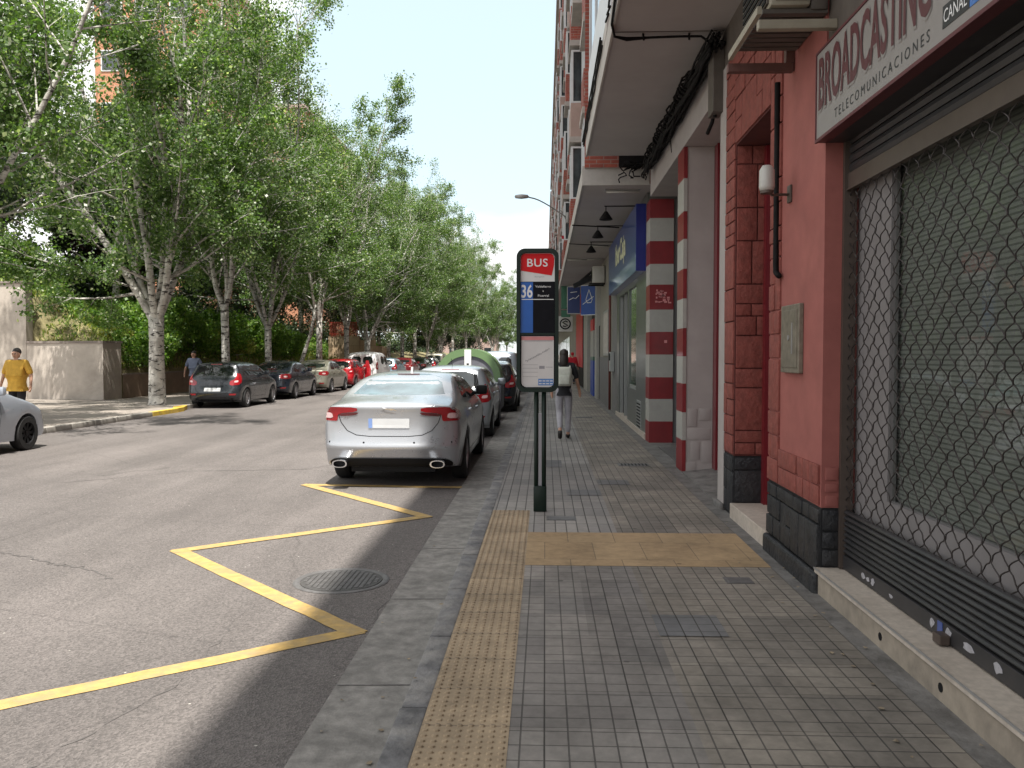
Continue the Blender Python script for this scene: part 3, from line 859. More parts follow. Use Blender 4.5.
# clipped line of undergrowth that reads as one mass
rg = np.random.default_rng(9); n = 60000
ux = -18.6-rg.random(n)**1.3*8; uy = 36+rg.random(n)**1.2*110
uh = 1.1+.7*np.sin(ux*1.3+uy*.7)+.4*np.sin(uy*2.1)
uz = np.array([hill_z(a, b) for a, b in zip(ux, uy)]) + np.abs(rg.random(n))*np.clip(uh, .2, 2)
n2_ = 26000
gx2 = -15.5-rg.random(n2_)**1.2*4.2; gy2 = 31.5+rg.random(n2_)**1.1*30
gh2 = np.clip(.45+.4*np.sin(gx2*2.1+gy2*1.1)+.3*np.sin(gy2*2.7), .08, 1.1)
gz2 = np.array([hill_z(a, b) for a, b in zip(gx2, gy2)]) + rg.random(n2_)*gh2
o = leaf_mesh('ground_cover', np.stack([gx2, gy2, gz2], 1), .13, M['leaf_bush'], 92)
tag(o, 'bright green ground cover on the lower slope above the low wall', 'ground cover', kind='stuff')
o = leaf_mesh('undergrowth', np.stack([ux, uy, uz], 1), .17, M['leaf_dark'], 91)
tag(o, 'dark tangled undergrowth covering the slope', 'undergrowth', kind='stuff')

# ------------------------------------------------------------------ left walls
w = empty('retaining_wall', (-17, 29.9, 0), 'pale rendered retaining wall with a stepped top, facing the camera', 'wall')
mb = MB(); mb.prism([(-30,-.1),(-30,4.10),(-18.45,4.10),(-18.45,-.1)], 'y', 29.6, 30.0); mb.build('tall_panel', M['wall_render'], w, world=True)
mb = MB(); mb.prism([(-18.447,29.61),(-15.36,29.0),(-15.22,30.0),(-18.447,30.0)], 'z', -.1, 1.98); mb.build('low_panel', M['wall_render'], w, world=True)
mb = MB(); mb.box(-30, -18.40, 29.55, 30.05, 4.103, 4.19, .01); mb.prism([(-18.44,29.57),(-15.33,28.96),(-15.18,30.04),(-18.44,30.04)], 'z', 1.983, 2.06); mb.build('coping', M['wall_cap'], w, world=True)
mb = MB(); mb.box(-15.5, -15.2, 30.06, 59.9, -.1, .84); mb.m = 1; mb.box(-15.53, -15.17, 30.06, 59.9, .843, .9)
tag(mb.build('low_wall', [M['wall_brown'], M['wall_cap']]), 'low brown wall running along the left footway below the shrubs', 'wall')
w = empty('stone_wall', (-13.6, 60, 0), 'tan block wall with a red fence on top, beyond the white van', 'wall')
mb = MB(); mb.box(-15.4, -13.2, 60, 60.5, -.1, 2.85); mb.box(-13.197, -12.1, 60.05, 60.5, -.1, 2.6); mb.box(-12.4,-12.1,60.5,66,-.1,2.2)
mb.build('masonry', M['stone_wall'], w, world=True)
mb = MB()
for i in range(22): mb.box(-15.35+i*.1, -15.31+i*.1, 60.2, 60.24, 2.85, 3.9)
mb.box(-15.4, -13.2, 60.19, 60.25, 3.8, 3.86); mb.box(-15.4, -13.2, 60.19, 60.25, 3.0, 3.06)
mb.build('fence', M['fence_red'], w, world=True)
rp = None
for i, (x, y) in enumerate([(-12.6, 68), (-12.3, 73), (-12.15, 77.5), (-12.0, 82.5)]):
    if rp is None:
        rp = empty('planter', (x, y, 0), None, 'planter', 'red planters on the far left footway')
        mb = MB(); mb.prism([(-.55,0),(.55,0),(.62,.85),(-.62,.85)], 'y', -.3, .3); mb.build('box', M['fence_red'], rp)
        mb = MB(); mb.box(-.66, .66, -.34, .34, .853, .95, .01); mb.build('rim', M['fence_red'], rp); c = rp
    else: c = copy_tree(rp); c.location = (x, y, 0)
    c['label'] = ['red planter nearest the stone wall', 'second red planter behind the blue grey hatchback', 'third red planter behind the far dark cars', 'red planter nearest the pale off-road car'][i]

# brick blocks behind the trees (left)
def tower(x0, x1, y0, y1, h, label, nx, ny, nz):
    b = empty('apartment_building', ((x0+x1)/2, (y0+y1)/2, 0), label, 'building')
    mb = MB(); mb.box(x0, x1, y0, y1, 0, h); mb.build('wall', M['brick_orange'], b, world=True)
    mb = MB(); mb.box(x0-.3, x1+.3, y0-.3, y1+.3, h+.003, h+.4); mb.build('roof', M['facade_beige'], b, world=True)
    fz = (h-8)/nz
    for k in range(nz):
        z = 7+k*fz
        for j in range(ny):
            y = y0+(j+.5)*(y1-y0)/ny
            mb = MB(); mb.box(x1-.1, x1+.06, y-.8, y+.8, z, z+1.5); mb.m = 1; mb.box(x1+.05, x1+.08, y-.7, y+.7, z+.1, z+1.4)
            mb.build('window', [M['win_white'], M['glass_win']], b, world=True)
        for i in range(nx):
            x = x0+(i+.5)*(x1-x0)/nx
            mb = MB(); mb.box(x-.8, x+.8, y0-.06, y0+.1, z, z+1.5); mb.m = 1; mb.box(x-.7, x+.7, y0-.08, y0-.05, z+.1, z+1.4)
            mb.build('window', [M['win_white'], M['glass_win']], b, world=True)
tower(-32, -24.5, 60, 76, 30, 'orange brick tower glimpsed through the nearest tree crowns', 3, 3, 6)
tower(-42, -25, 88, 112, 27, 'orange brick tower glimpsed farther along behind the poplars', 3, 3, 6)
b = empty('house', (-15, 150, 0), 'pale low building at the far end of the left side', 'building')
mb = MB(); mb.box(-24, -9.5, 165, 176, 0, 7); mb.build('wall', M['facade_beige'], b, world=True)
mb = MB()
mb.prism([(-24.4,7.003),(-9.1,7.003),(-16.7,9)], 'y', 164.6, 176.4); mb.build('roof', M['brick'], b, world=True)
for i in range(4):
    for k in range(2):
        mb = MB(); mb.box(-22+i*3.4, -20.6+i*3.4, 164.93, 165.1, 1.2+k*3, 2.8+k*3); mb.build('window', M['glass_win'], b, world=True)

# ------------------------------------------------------------------ near building (right)
B1 = empty('apartment_building', (2.5, 8, 0), 'near building with red block pillars and grey shutter on the right', 'building')
def pb(name, m, fn, parent=B1, auto=None, smooth=False):
    mb = MB(); fn(mb); return mb.build(name, m, parent, world=True, auto=auto, smooth=smooth)

def block_panel(mb, plane, c, a0, a1, z0, z1, out, seed, rows=None, cell=.30):
    """raised rough blocks; plane 'x' (face at X=c looking to -X, a = Y) or 'y' (face at Y=c looking to -Y, a = X)"""
    rnd = random.Random(seed)
    z = z0
    while z < z1-.02:
        h = min(rnd.choice([.12, .19, .32, .42]), z1-z)
        if z1-(z+h) < .06: h = z1-z
        a = a0
        while a < a1-.01:
            w_ = min(rnd.choice([.15, .2, .27, .42])*cell/.30, a1-a)
            if a1-(a+w_) < .06: w_ = a1-a
            split = h > .25 and rnd.random() < .45
            parts = [(z, z+h*.5), (z+h*.5, z+h)] if split else [(z, z+h)]
            for q0, q1 in parts:
                g = .006; o_ = out*rnd.uniform(.7, 1.2)
                if plane == 'x': mb.box(c-o_, c+.01, a+g, a+w_-g, q0+g, q1-g, .006)
                else: mb.box(a+g, a+w_-g, c-o_, c+.01, q0+g, q1-g, .006)
            a += w_
        z += h
# --- shop step
pb('sill', M['sill_stone'], lambda m: m.box(1.815, 2.6, -3, 5.76, .13, .165, .004))
def f(m):
    m.box(1.83, 2.6, -3, 5.74, -.1, .13)
    m.m = 1
    for yy in (3.95, 4.66): m.lathe([(.0,-.002),(.022,-.002),(.022,.001)], (1.829, yy, .06), 'x', 14)
pb('step', [M['sill_front'], M['black']], f)
pb('sill_trim', M['alu'], lambda m: m.box(1.811, 1.8145, -3, 5.76, .156, .168))
# --- pillar between shutter and doorway
pb('pillar', M['red_render'], lambda m: (m.box(1.85, 2.5, 5.74, 7.07, .57, 4.54)))
pb('pillar_foot', M['joint_black'], lambda m: m.box(1.852, 2.5, 5.745, 7.065, -.1, .568))
pb('pillar_ledge', M['black_block'], lambda m: m.box(1.795, 1.85, 5.72, 7.05, -.05, .13, .02))
def f(m):
    block_panel(m, 'x', 1.85, 5.75, 7.06, .135, .56, .022, 5)
    block_panel(m, 'y', 5.74, 1.856, 1.985, .17, .56, .006, 6, cell=.5)
pb('black_blocks', M['black_block'], f, auto=35)
def f(m):
    block_panel(m, 'x', 1.85, 5.76, 6.74, .575, .86, .018, 7)
    block_panel(m, 'x', 1.85, 6.75, 7.06, .575, 4.5, .018, 8)
pb('red_blocks', M['red_block'], f, auto=35)
def f(m):
    for q0, q1 in ((.575,.66),(.67,.74),(.75,.85)): m.box(1.875, 1.955, 5.728, 5.742, q0+.008, q1-.008, .003)
pb('reveal_blocks', M['red_render'], f, auto=35)
# --- doorway
pb('door_step', M['sill_stone'], lambda m: m.box(1.82, 2.5, 7.07, 8.4, -.1, .135, .006))
pb('door', M['door_red'], lambda m: (m.box(2.17, 2.22, 7.08, 8.39, .135, 3.6), m.box(2.12, 2.17, 7.075, 7.16, .135, 3.6), m.box(2.12,2.17,8.3,8.395,.135,3.6)))
pb('lintel', M['joint_red'], lambda m: m.box(1.852, 2.5, 7.072, 8.398, 3.62, 4.54))
pb('lintel_blocks', M['red_block'], lambda m: block_panel(m, 'x', 1.852, 7.08, 8.39, 3.63, 4.53, .018, 12), auto=35)
pb('far_pillar', M['joint_red'], lambda m: m.box(1.855, 2.5, 8.4, 8.83, .60, 4.54))
pb('far_pillar_foot', M['joint_black'], lambda m: m.box(1.857, 2.5, 8.402, 8.828, -.1, .597))
def f(m):
    block_panel(m, 'y', 8.4, 1.86, 2.16, .61, 3.62, .016, 14)
    block_panel(m, 'x', 1.855, 8.41, 8.82, .61, 4.53, .016, 15)
pb('far_red_blocks', M['red_block'], f, auto=35)
def f(m):
    block_panel(m, 'y', 8.402, 1.86, 2.16, .14, .59, .012, 16, cell=.5)
    block_panel(m, 'x', 1.857, 8.41, 8.82, .02, .59, .014, 17)
pb('far_black_blocks', M['black_block'], f, auto=35)
# --- white edge, red door frame, deep opening
pb('white_edge', M['white_render'], lambda m: m.box(1.845, 2.5, 8.833, 9.12, -.1, 4.54))
pb('edge_foot', M['edge_cement'], lambda m: m.box(1.80, 1.846, 8.80, 9.15, -.05, .06, .015))
def f(m):
    m.box(2.30, 2.35, 9.122, 12.1, 0, 4.38)
pb('garage_door', M['door_red'], f)
def f(m):
    m.box(2.24, 2.298, 9.122, 9.30, 0, 4.38)
    m.box(2.273, 2.298, 11.4, 11.597, 0, 4.38)
pb('door_frame', M['door_red'], f)
pb('threshold', M['edge_cement'], lambda m: m.prism([(1.86,-.05),(2.30,-.05),(2.30,.05),(1.86,.004)], 'y', 9.125, 11.595))
pb('wall_pillar', M['white_render'], lambda m: m.box(1.872, 2.27, 11.6, 12.1, -.1, 4.38))
# carved relief near the foot of the white pillar
def f(m):
    for a, b_, c0, c1 in ((1.93,2.06,.62,.86),(2.09,2.24,.70,.86),(1.93,2.24,.44,.59),(1.98,2.10,.16,.41),(2.13,2.27,.12,.41),(1.90,2.05,-.0,.13)):
        m.box(a, b_, 11.592, 11.601, c0, c1, .003)
pb('relief', M['white_render'], f, auto=35)
bands = [.0,.43,.81,1.2,1.57,1.95,2.35,2.75,3.15,3.52,3.96,4.38]
def f(m):
    for i in range(len(bands)-1):
        m.m = i % 2
        m.box(1.862, 1.871, 11.595, 12.105, bands[i], bands[i+1])
        m.box(1.862, 1.871+.04, 11.588, 11.5949, bands[i]+.001, bands[i+1]-.001)
pb('striped_cladding', [M['pillar_red'], M['pillar_white']], f)
# big striped pillar
zb = [-.02, .38, .785, 1.18, 1.59, 2.0, 2.4, 2.85, 3.22, 3.63, 4.04, 4.38]
def f(m):
    for i in range(len(zb)-1):
        m.m = i % 2
        m.box(1.885, 2.31, 15.45, 16.0, zb[i], zb[i+1])
pb('striped_pillar', [M['pillar_red'], M['pillar_white']], f)
def f(m):
    m.m = 0
    for k in range(26):
        rr = random.Random(k*3+1); x = rr.uniform(1.98, 2.22); z = rr.uniform(2.50, 2.74)
        m.box(x, x+rr.uniform(.02,.07), 15.446, 15.4495, z, z+rr.uniform(.012,.04))
    m.box(2.15, 2.20, 15.446, 15.4495, 1.80, 1.85)
pb('paint_marks', M['paper_pink'], f)
# recess behind pillars
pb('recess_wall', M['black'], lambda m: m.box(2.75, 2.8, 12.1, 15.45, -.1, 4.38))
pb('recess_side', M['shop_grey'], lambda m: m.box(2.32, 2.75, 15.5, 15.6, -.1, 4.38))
pb('recess_mat', M['iron'], lambda m: m.box(1.95, 2.5, 12.5, 14.6, -.006, .008))
pb('fascia', M['white_render'], lambda m: m.box(1.86, 2.8, 9.122, 15.22, 4.383, 4.947))
# --- shutter
SH = pb('shutter', M['steel_dark'], lambda m: None)
def f(m):
    z = .268
    while z < .55:
        m.prism([(2.003,z+.003),(1.994,z+.009),(1.986,z+.02),(1.994,z+.031),(2.003,z+.036),(2.02,z+.036),(2.02,z+.003)], 'y', -3, 5.70)
        z += .037
    m.box(1.985, 2.02, -3, 5.70, .172, .265, .004)
# prism axis 'y' expects (x,z)
def prism_xz(m, poly, y0, y1): m.prism(poly, 'y', y0, y1)
col.objects.unlink(SH); bpy.data.objects.remove(SH)
SH = pb('shutter', M['steel_dark'], f)
def wires(m):
    p = .074; h = .067; z0, z1 = .565, 2.672
    y = -2.9; i = 0
    segs = 5
    while y < 5.70:
        s = 1 if i % 2 else -1
        pts = []
        z = z1; row = 0
        while z > z0:
            a = s*(1 if row % 2 else -1)
            for k in range(segs):
                t = k/segs
                # arch at the top of a cell, straighter below
                e = math.sin(t*PI/2)**1.5 if t < 1 else 1
                e = 1-(1-t)**2.2
                zz_ = z-h*t
                if zz_ < z0: break
                yy = y + a*(p*.47)*(1-2*e)*-1
                pts.append((2.004+.004*math.sin(t*PI*2+i), min(yy, 5.715), zz_))
            z -= h; row += 1
        if y > 1.0: m.tube(pts, .0037, 5)
        y += p; i += 1
pb('mesh_grille', M['wire'], wires, parent=SH)
pb('head_rail', M['steel_brown'], lambda m: (m.box(1.985, 2.02, -3, 5.735, 2.672, 2.785, .004), m.box(1.975, 1.986, -3, 5.735, 2.672, 2.682)), parent=SH)
def f(m):
    z = 2.79
    while z < 3.0:
        m.prism([(2.0,z+.004),(1.990,z+.03),(2.0,z+.056),(2.02,z+.056),(2.02,z+.004)], 'y', -3, 5.735); z += .06
pb('upper_slats', M['steel_dark'], f, parent=SH)
pb('guide_rail', M['steel_brown'], lambda m: (m.box(1.965, 2.045, 5.703, 5.739, .168, 3.0)), parent=SH)
pb('lock', M['steel_brown'], lambda m: m.box(1.93, 1.984, 4.19, 4.27, .172, .222, .006), parent=SH)
for (a, b_, z0, z1) in ((5.30,5.36,.20,.24),(5.23,5.28,.20,.235),(5.15,5.21,.195,.245),(4.88,4.94,.20,.225),(4.36,4.42,.20,.25),(4.18,4.25,.205,.255),(3.96,4.08,.20,.25),(3.72,3.80,.195,.25)):
    rr = random.Random(int(a*100)); n_ = 9
    pts_ = [((a+b_)/2+(b_-a)/2*math.cos(2*PI*q/n_)*rr.uniform(.55,1.2), (z0+z1)/2+(z1-z0)/2*math.sin(2*PI*q/n_)*rr.uniform(.55,1.2)) for q in range(n_)]
    pb('sticker', M['sticker'], lambda m: m.prism(pts_, 'x', 1.9825, 1.9845), parent=SH)
pb('sticker', M['bank_blue'], lambda m: m.box(1.9825, 1.9845, 4.275, 4.33, .20, .258), parent=SH)
# window behind
pb('window_frame', M['grey_panel'], lambda m: (m.box(2.07, 2.12, 5.20, 5.739, .168, 3.0), m.box(2.07, 2.12, -3, 5.199, .168, .71), m.box(2.068,2.12,3.50,3.69,.713,3.0), m.box(2.073,2.115,-3,5.199,2.85,3.0)))
pb('blind', M['blind'], lambda m: m.box(2.14, 2.15, -3, 5.25, .6, 3.0))
pb('window_glass', M['shop_glass'], lambda m: m.quad((2.10,-3,.711),(2.10,5.199,.711),(2.10,5.199,2.849),(2.10,-3,2.849)))
pb('inner_wall', M['grey_panel'], lambda m: (m.box(2.5, 2.6, -30, 5.74, -.1, 4.9), m.box(1.86, 2.49, -30, -3.02, -.1, 4.947)))
pb('reveal_trim', M['red_render'], lambda m: m.box(1.965, 2.5, 5.74, 5.76, 3.0, 3.62))
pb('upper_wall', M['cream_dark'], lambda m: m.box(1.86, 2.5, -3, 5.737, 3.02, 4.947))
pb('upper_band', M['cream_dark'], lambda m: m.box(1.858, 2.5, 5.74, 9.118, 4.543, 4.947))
# soffit slab of the first floor
pb('slab', [M['soffit']], lambda m: m.box(.71, 14, -30, 14.55, 4.95, 5.12))
pb('slab_edge', M['concrete_edge'], lambda m: m.box(.685, .708, -30, 14.58, 4.935, 5.2))
pb('slab_joint', M['cream_dark'], lambda m: m.box(.72, 1.84, 9.0, 9.012, 4.944, 4.9495))
# upper storeys near: brick and white enclosed bays
pb('upper_brick', M['brick'], lambda m: m.box(1.3, 14, -30, 14.5, 5.12, 20.8))
pb('cornice', M['concrete_edge'], lambda m: m.box(.66, 14, -30, 14.5, 20.803, 21.1))
def bay(parent, X0, X1, y0, y1, z, h, k):
    """enclosed white balcony: spandrel, frame, glass on street and end faces"""
    sp = [M['brick'], M['facade_beige'], M['win_white'], M['brick']][k % 4]
    mb = MB(); mb.box(X0, X1, y0, y1, z, z+.95); mb.m = 1; mb.box(X0-.04, X1, y0-.04, y1+.04, z-.16, z-.003)
    mb.build('balcony', [sp, M['concrete_edge']], parent, world=True)
    mb = MB()
    for t in np.linspace(0, 1, 4):
        yy = y0+(y1-y0-.07)*t; mb.box(X0+.01, X0+.07, yy, yy+.07, z+.953, z+h-.22)
    mb.box(X0+.01, X1, y0+.01, y1-.01, z+h-.218, z+h-.17); mb.box(X0+.005, X1, y0+.005, y1-.005, z+.953, z+1.0)
    mb.m = 1; mb.box(X0+.03, X1-.01, y0+.03, y1-.03, z+1.002, z+h-.222)
    mb.build('window', [M['win_white'], M['glass_win']], parent, world=True)
for k in range(5):
    bay(B1, .72, 1.3, 9.6, 14.4, 5.35+k*2.85, 2.85, 2 if k == 0 else k)
    bay(B1, .80, 1.3, 4.6, 8.4, 5.35+k*2.85, 2.85, k)
    bay(B1, .80, 1.3, -.6, 3.2, 5.35+k*2.85, 2.85, k+1)
    bay(B1, .80, 1.3, -7.6, -3.2, 5.35+k*2.85, 2.85, k+1)
    bay(B1, .80, 1.3, -13.6, -9.2, 5.35+k*2.85, 2.85, k)

# ------------------------------------------------------------------ far building on the right
def far_block(y0, y1, label, nfl, seed, ztop_extra=0):
    b = empty('apartment_building', (3, (y0+y1)/2, 0), label, 'building')
    rnd = random.Random(seed)
    mb = MB(); mb.box(1.25, 14, y0, y1, 4.62, 5.2+nfl*2.7+ztop_extra); mb.build('brick_front', M['brick'], b, world=True)
    mb = MB(); mb.box(.68, 14, y0+.02, y1, 4.617, 4.80); mb.build('slab', M['soffit'], b, world=True)
    mb = MB(); mb.box(.655, .678, y0, y1, 4.60, 4.9); mb.box(.66, 1.85, y0-.02, y0+.017, 4.60, 4.94); mb.build('slab_edge', M['concrete_edge'], b, world=True)
    mb = MB(); mb.box(.62, 14, y0, y1, 5.2+nfl*2.7+ztop_extra+.003, 5.2+nfl*2.7+ztop_extra+.35); mb.build('cornice', M['concrete_edge'], b, world=True)
    nb = min(16, int((y1-y0)/2.7))
    step = (y1-y0)/nb
    for i in range(nb):
        yy = y0+i*step+.3
        for k in range(nfl):
            z = 5.05+k*2.7
            X0 = rnd.choice([.72, .80, .72, .95]); 
            bay(b, X0, 1.25, yy, yy+step*.5, z, 2.6, (0, 1, 0, 3)[(i+k+seed) % 4])
        # brick pier between bays
        mb = MB(); mb.box(1.05, 1.26, yy+step*.66, yy+step*.86, 4.81, 5.2+nfl*2.7); mb.build('pier', [M['brick'], M['facade_beige']][i % 2], b, world=True)
    return b
B2 = far_block(15.3, 62, 'second brick building on the right with bays above the bank and shops', 6, 1)
B3 = far_block(62.1, 105, 'third brick building farther along the right side', 6, 2, .3)
B4 = far_block(105.1, 160, 'farthest brick building on the right side', 6, 3, -.2)
mb = MB(); mb.box(.70, 2.6, 15.24, 15.29, 4.90, 21)
mb.build('end_brick', M['brick'], B2, world=True)
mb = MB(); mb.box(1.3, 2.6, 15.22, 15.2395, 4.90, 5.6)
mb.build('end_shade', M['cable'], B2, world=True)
# ground floor, second building
def g(name, m, fn, auto=None): 
    mb = MB(); fn(mb); return mb.build(name, m, B2, world=True, auto=auto)
g('bank_front', M['bank_wall'], lambda m: (m.box(1.90, 2.6, 16.003, 17.85, .1, 4.6), m.box(1.90, 2.6, 17.85, 22.6, 3.05, 4.6), m.box(1.90,2.6,17.85,19.4,.1,.85), m.box(1.90,2.6,19.4,19.7,.1,3.05), m.box(1.9,2.6,21.9,22.6,.1,3.05)))
g('bank_plinth', M['sill_stone'], lambda m: m.box(1.87, 2.6, 16.003, 22.6, -.1, .098))
g('bank_window', [M['frame_grey'], M['glass_green_reflection']], lambda m: (m.box(1.92, 1.96, 17.85, 19.4, .85, .92), m.box(1.92, 1.96, 17.85, 17.92, .92, 3.05), setattr(m, 'm', 1), m.box(1.93, 1.95, 17.92, 19.4, .92, 3.05)))
def f(m):
    m.box(1.888, 1.901, 16.85, 17.6, .10, .66)
    m.m = 1
    for i in range(8): m.box(1.884, 1.889, 16.9, 17.55, .13+i*.064, .16+i*.064)
g('vent_louvre', [M['frame_grey'], M['black']], f)
g('bank_door', [M['frame_grey'], M['glass_win']], lambda m: (m.box(1.93, 2.0, 19.7, 19.78, .1, 3.05), m.box(1.93, 2.0, 21.82, 21.9, .1, 3.05), m.box(1.93, 2.0, 20.75, 20.85, .1, 3.05), setattr(m, 'm', 1), m.box(2.03, 2.05, 19.7, 21.9, .1, 3.05)))
g('shop_wall', M['shop_grey'], lambda m: (m.box(1.90, 2.6, 22.62, 24.2, 0, 4.6), m.box(1.895, 2.6, 24.9, 29.6, 0, 1.5)))
g('shop_upper', M['shop_cream'], lambda m: (m.box(1.91, 2.6, 24.2, 29.6, 1.503, 4.6), m.box(1.9, 2.6, 24.2, 24.88, 0, 1.5)))
g('shop_window', [M['frame_grey'], M['lit_interior_pale']], lambda m: (m.box(1.885, 1.909, 25.6, 27.6, 1.55, 2.95), setattr(m, 'm', 1), m.box(1.88, 1.887, 25.7, 27.5, 1.62, 2.88)))
g('shop_door', M['black'], lambda m: m.box(1.93, 1.96, 29.6, 30.5, 0, 2.6))
g('pilaster', M['pillar_white'], lambda m: m.box(1.84, 2.6, 30.5, 31.6, -.1, 4.6))
def f(m):
    for k, (z0, z1) in enumerate(((0,1.35),(1.35,1.5),(1.5,2.5),(2.5,2.95))):
        m.m = k; m.box(1.83, 2.6, 32.4, 34.4, z0+.001, z1)
g('painted_pilaster', [M['blue_paint'], M['sign_green'], M['pillar_white'], M['shop_red']], f)
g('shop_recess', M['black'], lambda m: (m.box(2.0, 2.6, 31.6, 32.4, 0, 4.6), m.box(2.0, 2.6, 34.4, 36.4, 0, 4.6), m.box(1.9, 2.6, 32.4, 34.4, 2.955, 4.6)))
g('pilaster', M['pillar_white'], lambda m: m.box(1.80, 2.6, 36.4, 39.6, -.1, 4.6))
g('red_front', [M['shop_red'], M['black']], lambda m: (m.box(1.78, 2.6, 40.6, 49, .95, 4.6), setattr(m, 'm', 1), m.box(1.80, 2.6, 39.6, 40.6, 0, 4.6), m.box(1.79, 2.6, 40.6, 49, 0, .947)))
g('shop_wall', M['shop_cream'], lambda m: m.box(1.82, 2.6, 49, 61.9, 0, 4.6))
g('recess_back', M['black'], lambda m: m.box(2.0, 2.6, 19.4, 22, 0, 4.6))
for bb, y0, y1 in ((B3, 62.1, 105), (B4, 105.1, 160)):
    mb = MB(); mb.box(1.85, 3, y0, y1, 0, 4.6)
    mb.build('shop_wall', M['shop_cream'], bb, world=True)
    for i in range(8):
        y = y0+2+i*5
        mb = MB(); mb.box(1.83, 1.86, y, y+2.6, .2, 2.9); mb.build('shop_window', M['glass_win'], bb, world=True)

# downpipe + intercom
mb = MB(); mb.tube([(1.86, 24.55, 0), (1.86, 24.55, 3.9)], .035, 8)
tag(mb.build('downpipe', M['pipe_red'], smooth=True), 'rusty red downpipe on the wall past the bank', 'pipe')
mb = MB(); mb.box(1.78, 1.89, 23.3, 23.75, 1.12, 1.66, .01); mb.m = 1; mb.box(1.76, 1.79, 23.35, 23.7, 1.42, 1.62, .01)
tag(mb.build('letter_box', [M['frame_grey'], M['black']]), 'grey box with black top fixed to the wall by the downpipe', 'letter box')

# ------------------------------------------------------------------ things on the right front
# shop sign
sg = empty('shop_sign', (1.9, 4, 3.0), 'white lightbox sign with dark red condensed lettering above the shutter', 'sign')
def sb(name, m, fn, parent=sg, auto=None):
    mb = MB(); fn(mb); return mb.build(name, m, parent, world=True, auto=auto)
sb('face', M['sign_white'], lambda m: m.box(1.783, 1.855, 1.0, 5.72, 3.006, 3.554))
sb('casing', M['maroon'], lambda m: (m.box(1.776, 1.857, .98, 5.735, 2.99, 3.005), m.box(1.776, 1.857, .98, 5.735, 3.555, 3.57), m.box(1.776, 1.857, 5.721, 5.735, 3.005, 3.555), m.box(1.776,1.79,.98,5.735,2.985,2.9895)))
sb('underside', M['steel_dark'], lambda m: m.box(1.857, 1.99, .98, 5.735, 2.992, 3.004))
U = (0,-1,0); V = (0,0,1)
sb('lettering', [M['sign_grey'], M['sign_white'], M['sign_red']], lambda m: (
    text_on(m, 'BROADCASTING', (1.783, 5.68, 3.18), U, V, 1.62, .33, .045, 1.0, .0015),
    setattr(m, 'm', 1), text_on(m, 'BROADCASTING', (1.783, 5.68, 3.18), U, V, 1.62, .33, .034, 1.0, .003),
    setattr(m, 'm', 2), text_on(m, 'BROADCASTING', (1.783, 5.67, 3.188), U, V, 1.61, .318, .022, 1.0, .0045)))
sb('subtitle', M['text_black'], lambda m: text_on(m, 'TELECOMUNICACIONES', (1.783, 5.37, 3.052), U, V, 1.30, .058, 0, 1.5, .002))
def f(m):
    m.box(1.780, 1.7825, 3.70, 3.94, 3.055, 3.155)
    m.m = 1; m.box(1.780, 1.7825, 3.26, 3.695, 3.055, 3.155)
    m.m = 2; text_on(m, 'CANAL', (1.780, 3.925, 3.075), U, V, .21, .06, 0, 1, .002)
    text_on(m, 'DIGITAL', (1.780, 3.675, 3.075), U, V, .38, .06, 0, 1, .002)
    m.m = 0; m.box(1.780, 1.7825, 3.2, 3.62, 3.30, 3.44)
sb('badge', [M['text_black'], M['digital_blue'], M['text_white']], f)
# air conditioner on brackets
ac = empty('air_conditioner', (1.6, 6.8, 3.8), 'old cream air conditioner on brown brackets over the red pillar', 'air conditioner')
sb('casing', M['cream'], lambda m: m.box(1.46, 1.72, 5.66, 6.40, 3.86, 4.48, .02), ac, 35)
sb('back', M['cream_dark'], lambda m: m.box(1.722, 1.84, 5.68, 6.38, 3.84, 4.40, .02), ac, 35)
def f(m):
    m.box(1.445, 1.461, 5.70, 6.37, 3.89, 4.46)
    m.m = 1
    for i in range(12): m.box(1.437, 1.446, 5.72, 6.35, 3.90+i*.046, 3.925+i*.046)
sb('grille', [M['cream_dark'], M['black']], f, ac)
def f(m):
    m.box(1.49, 1.70, 5.652, 5.661, 3.89, 4.45)
    m.m = 1
    for i in range(3): m.box(1.53+i*.06, 1.536+i*.06, 5.648, 5.653, 3.90, 4.44)
sb('end_panel', [M['cream'], M['black']], f, ac)
sb('rail', M['cream'], lambda m: m.box(1.355, 1.385, 5.58, 6.44, 3.775, 3.825), ac)
sb('rail', M['cream'], lambda m: m.box(1.36, 1.86, 5.56, 5.62, 3.675, 3.735, .006), ac)
sb('base', M['cream_dark'], lambda m: [m.box(1.42, 1.84, 5.70+.09*i, 5.765+.09*i, 3.825, 3.855) for i in range(8)], ac)
sb('bracket', M['brown_bracket'], lambda m: m.box(1.36, 1.84, 6.46, 6.52, 3.70, 3.76), ac)
sb('bracket', M['brown_bracket'], lambda m: m.box(1.785, 1.845, 6.458, 6.522, 3.762, 4.05), ac)
# drain pipe
mb = MB(); mb.tube([(1.815,6.80,3.72),(1.815,6.80,2.30),(1.815,6.79,2.24),(1.815,6.70,2.205)], .022, 8)
tag(mb.build('drain_pipe', M['cable'], smooth=True), 'thin dark pipe dropping down the red pillar from the air conditioner', 'pipe')
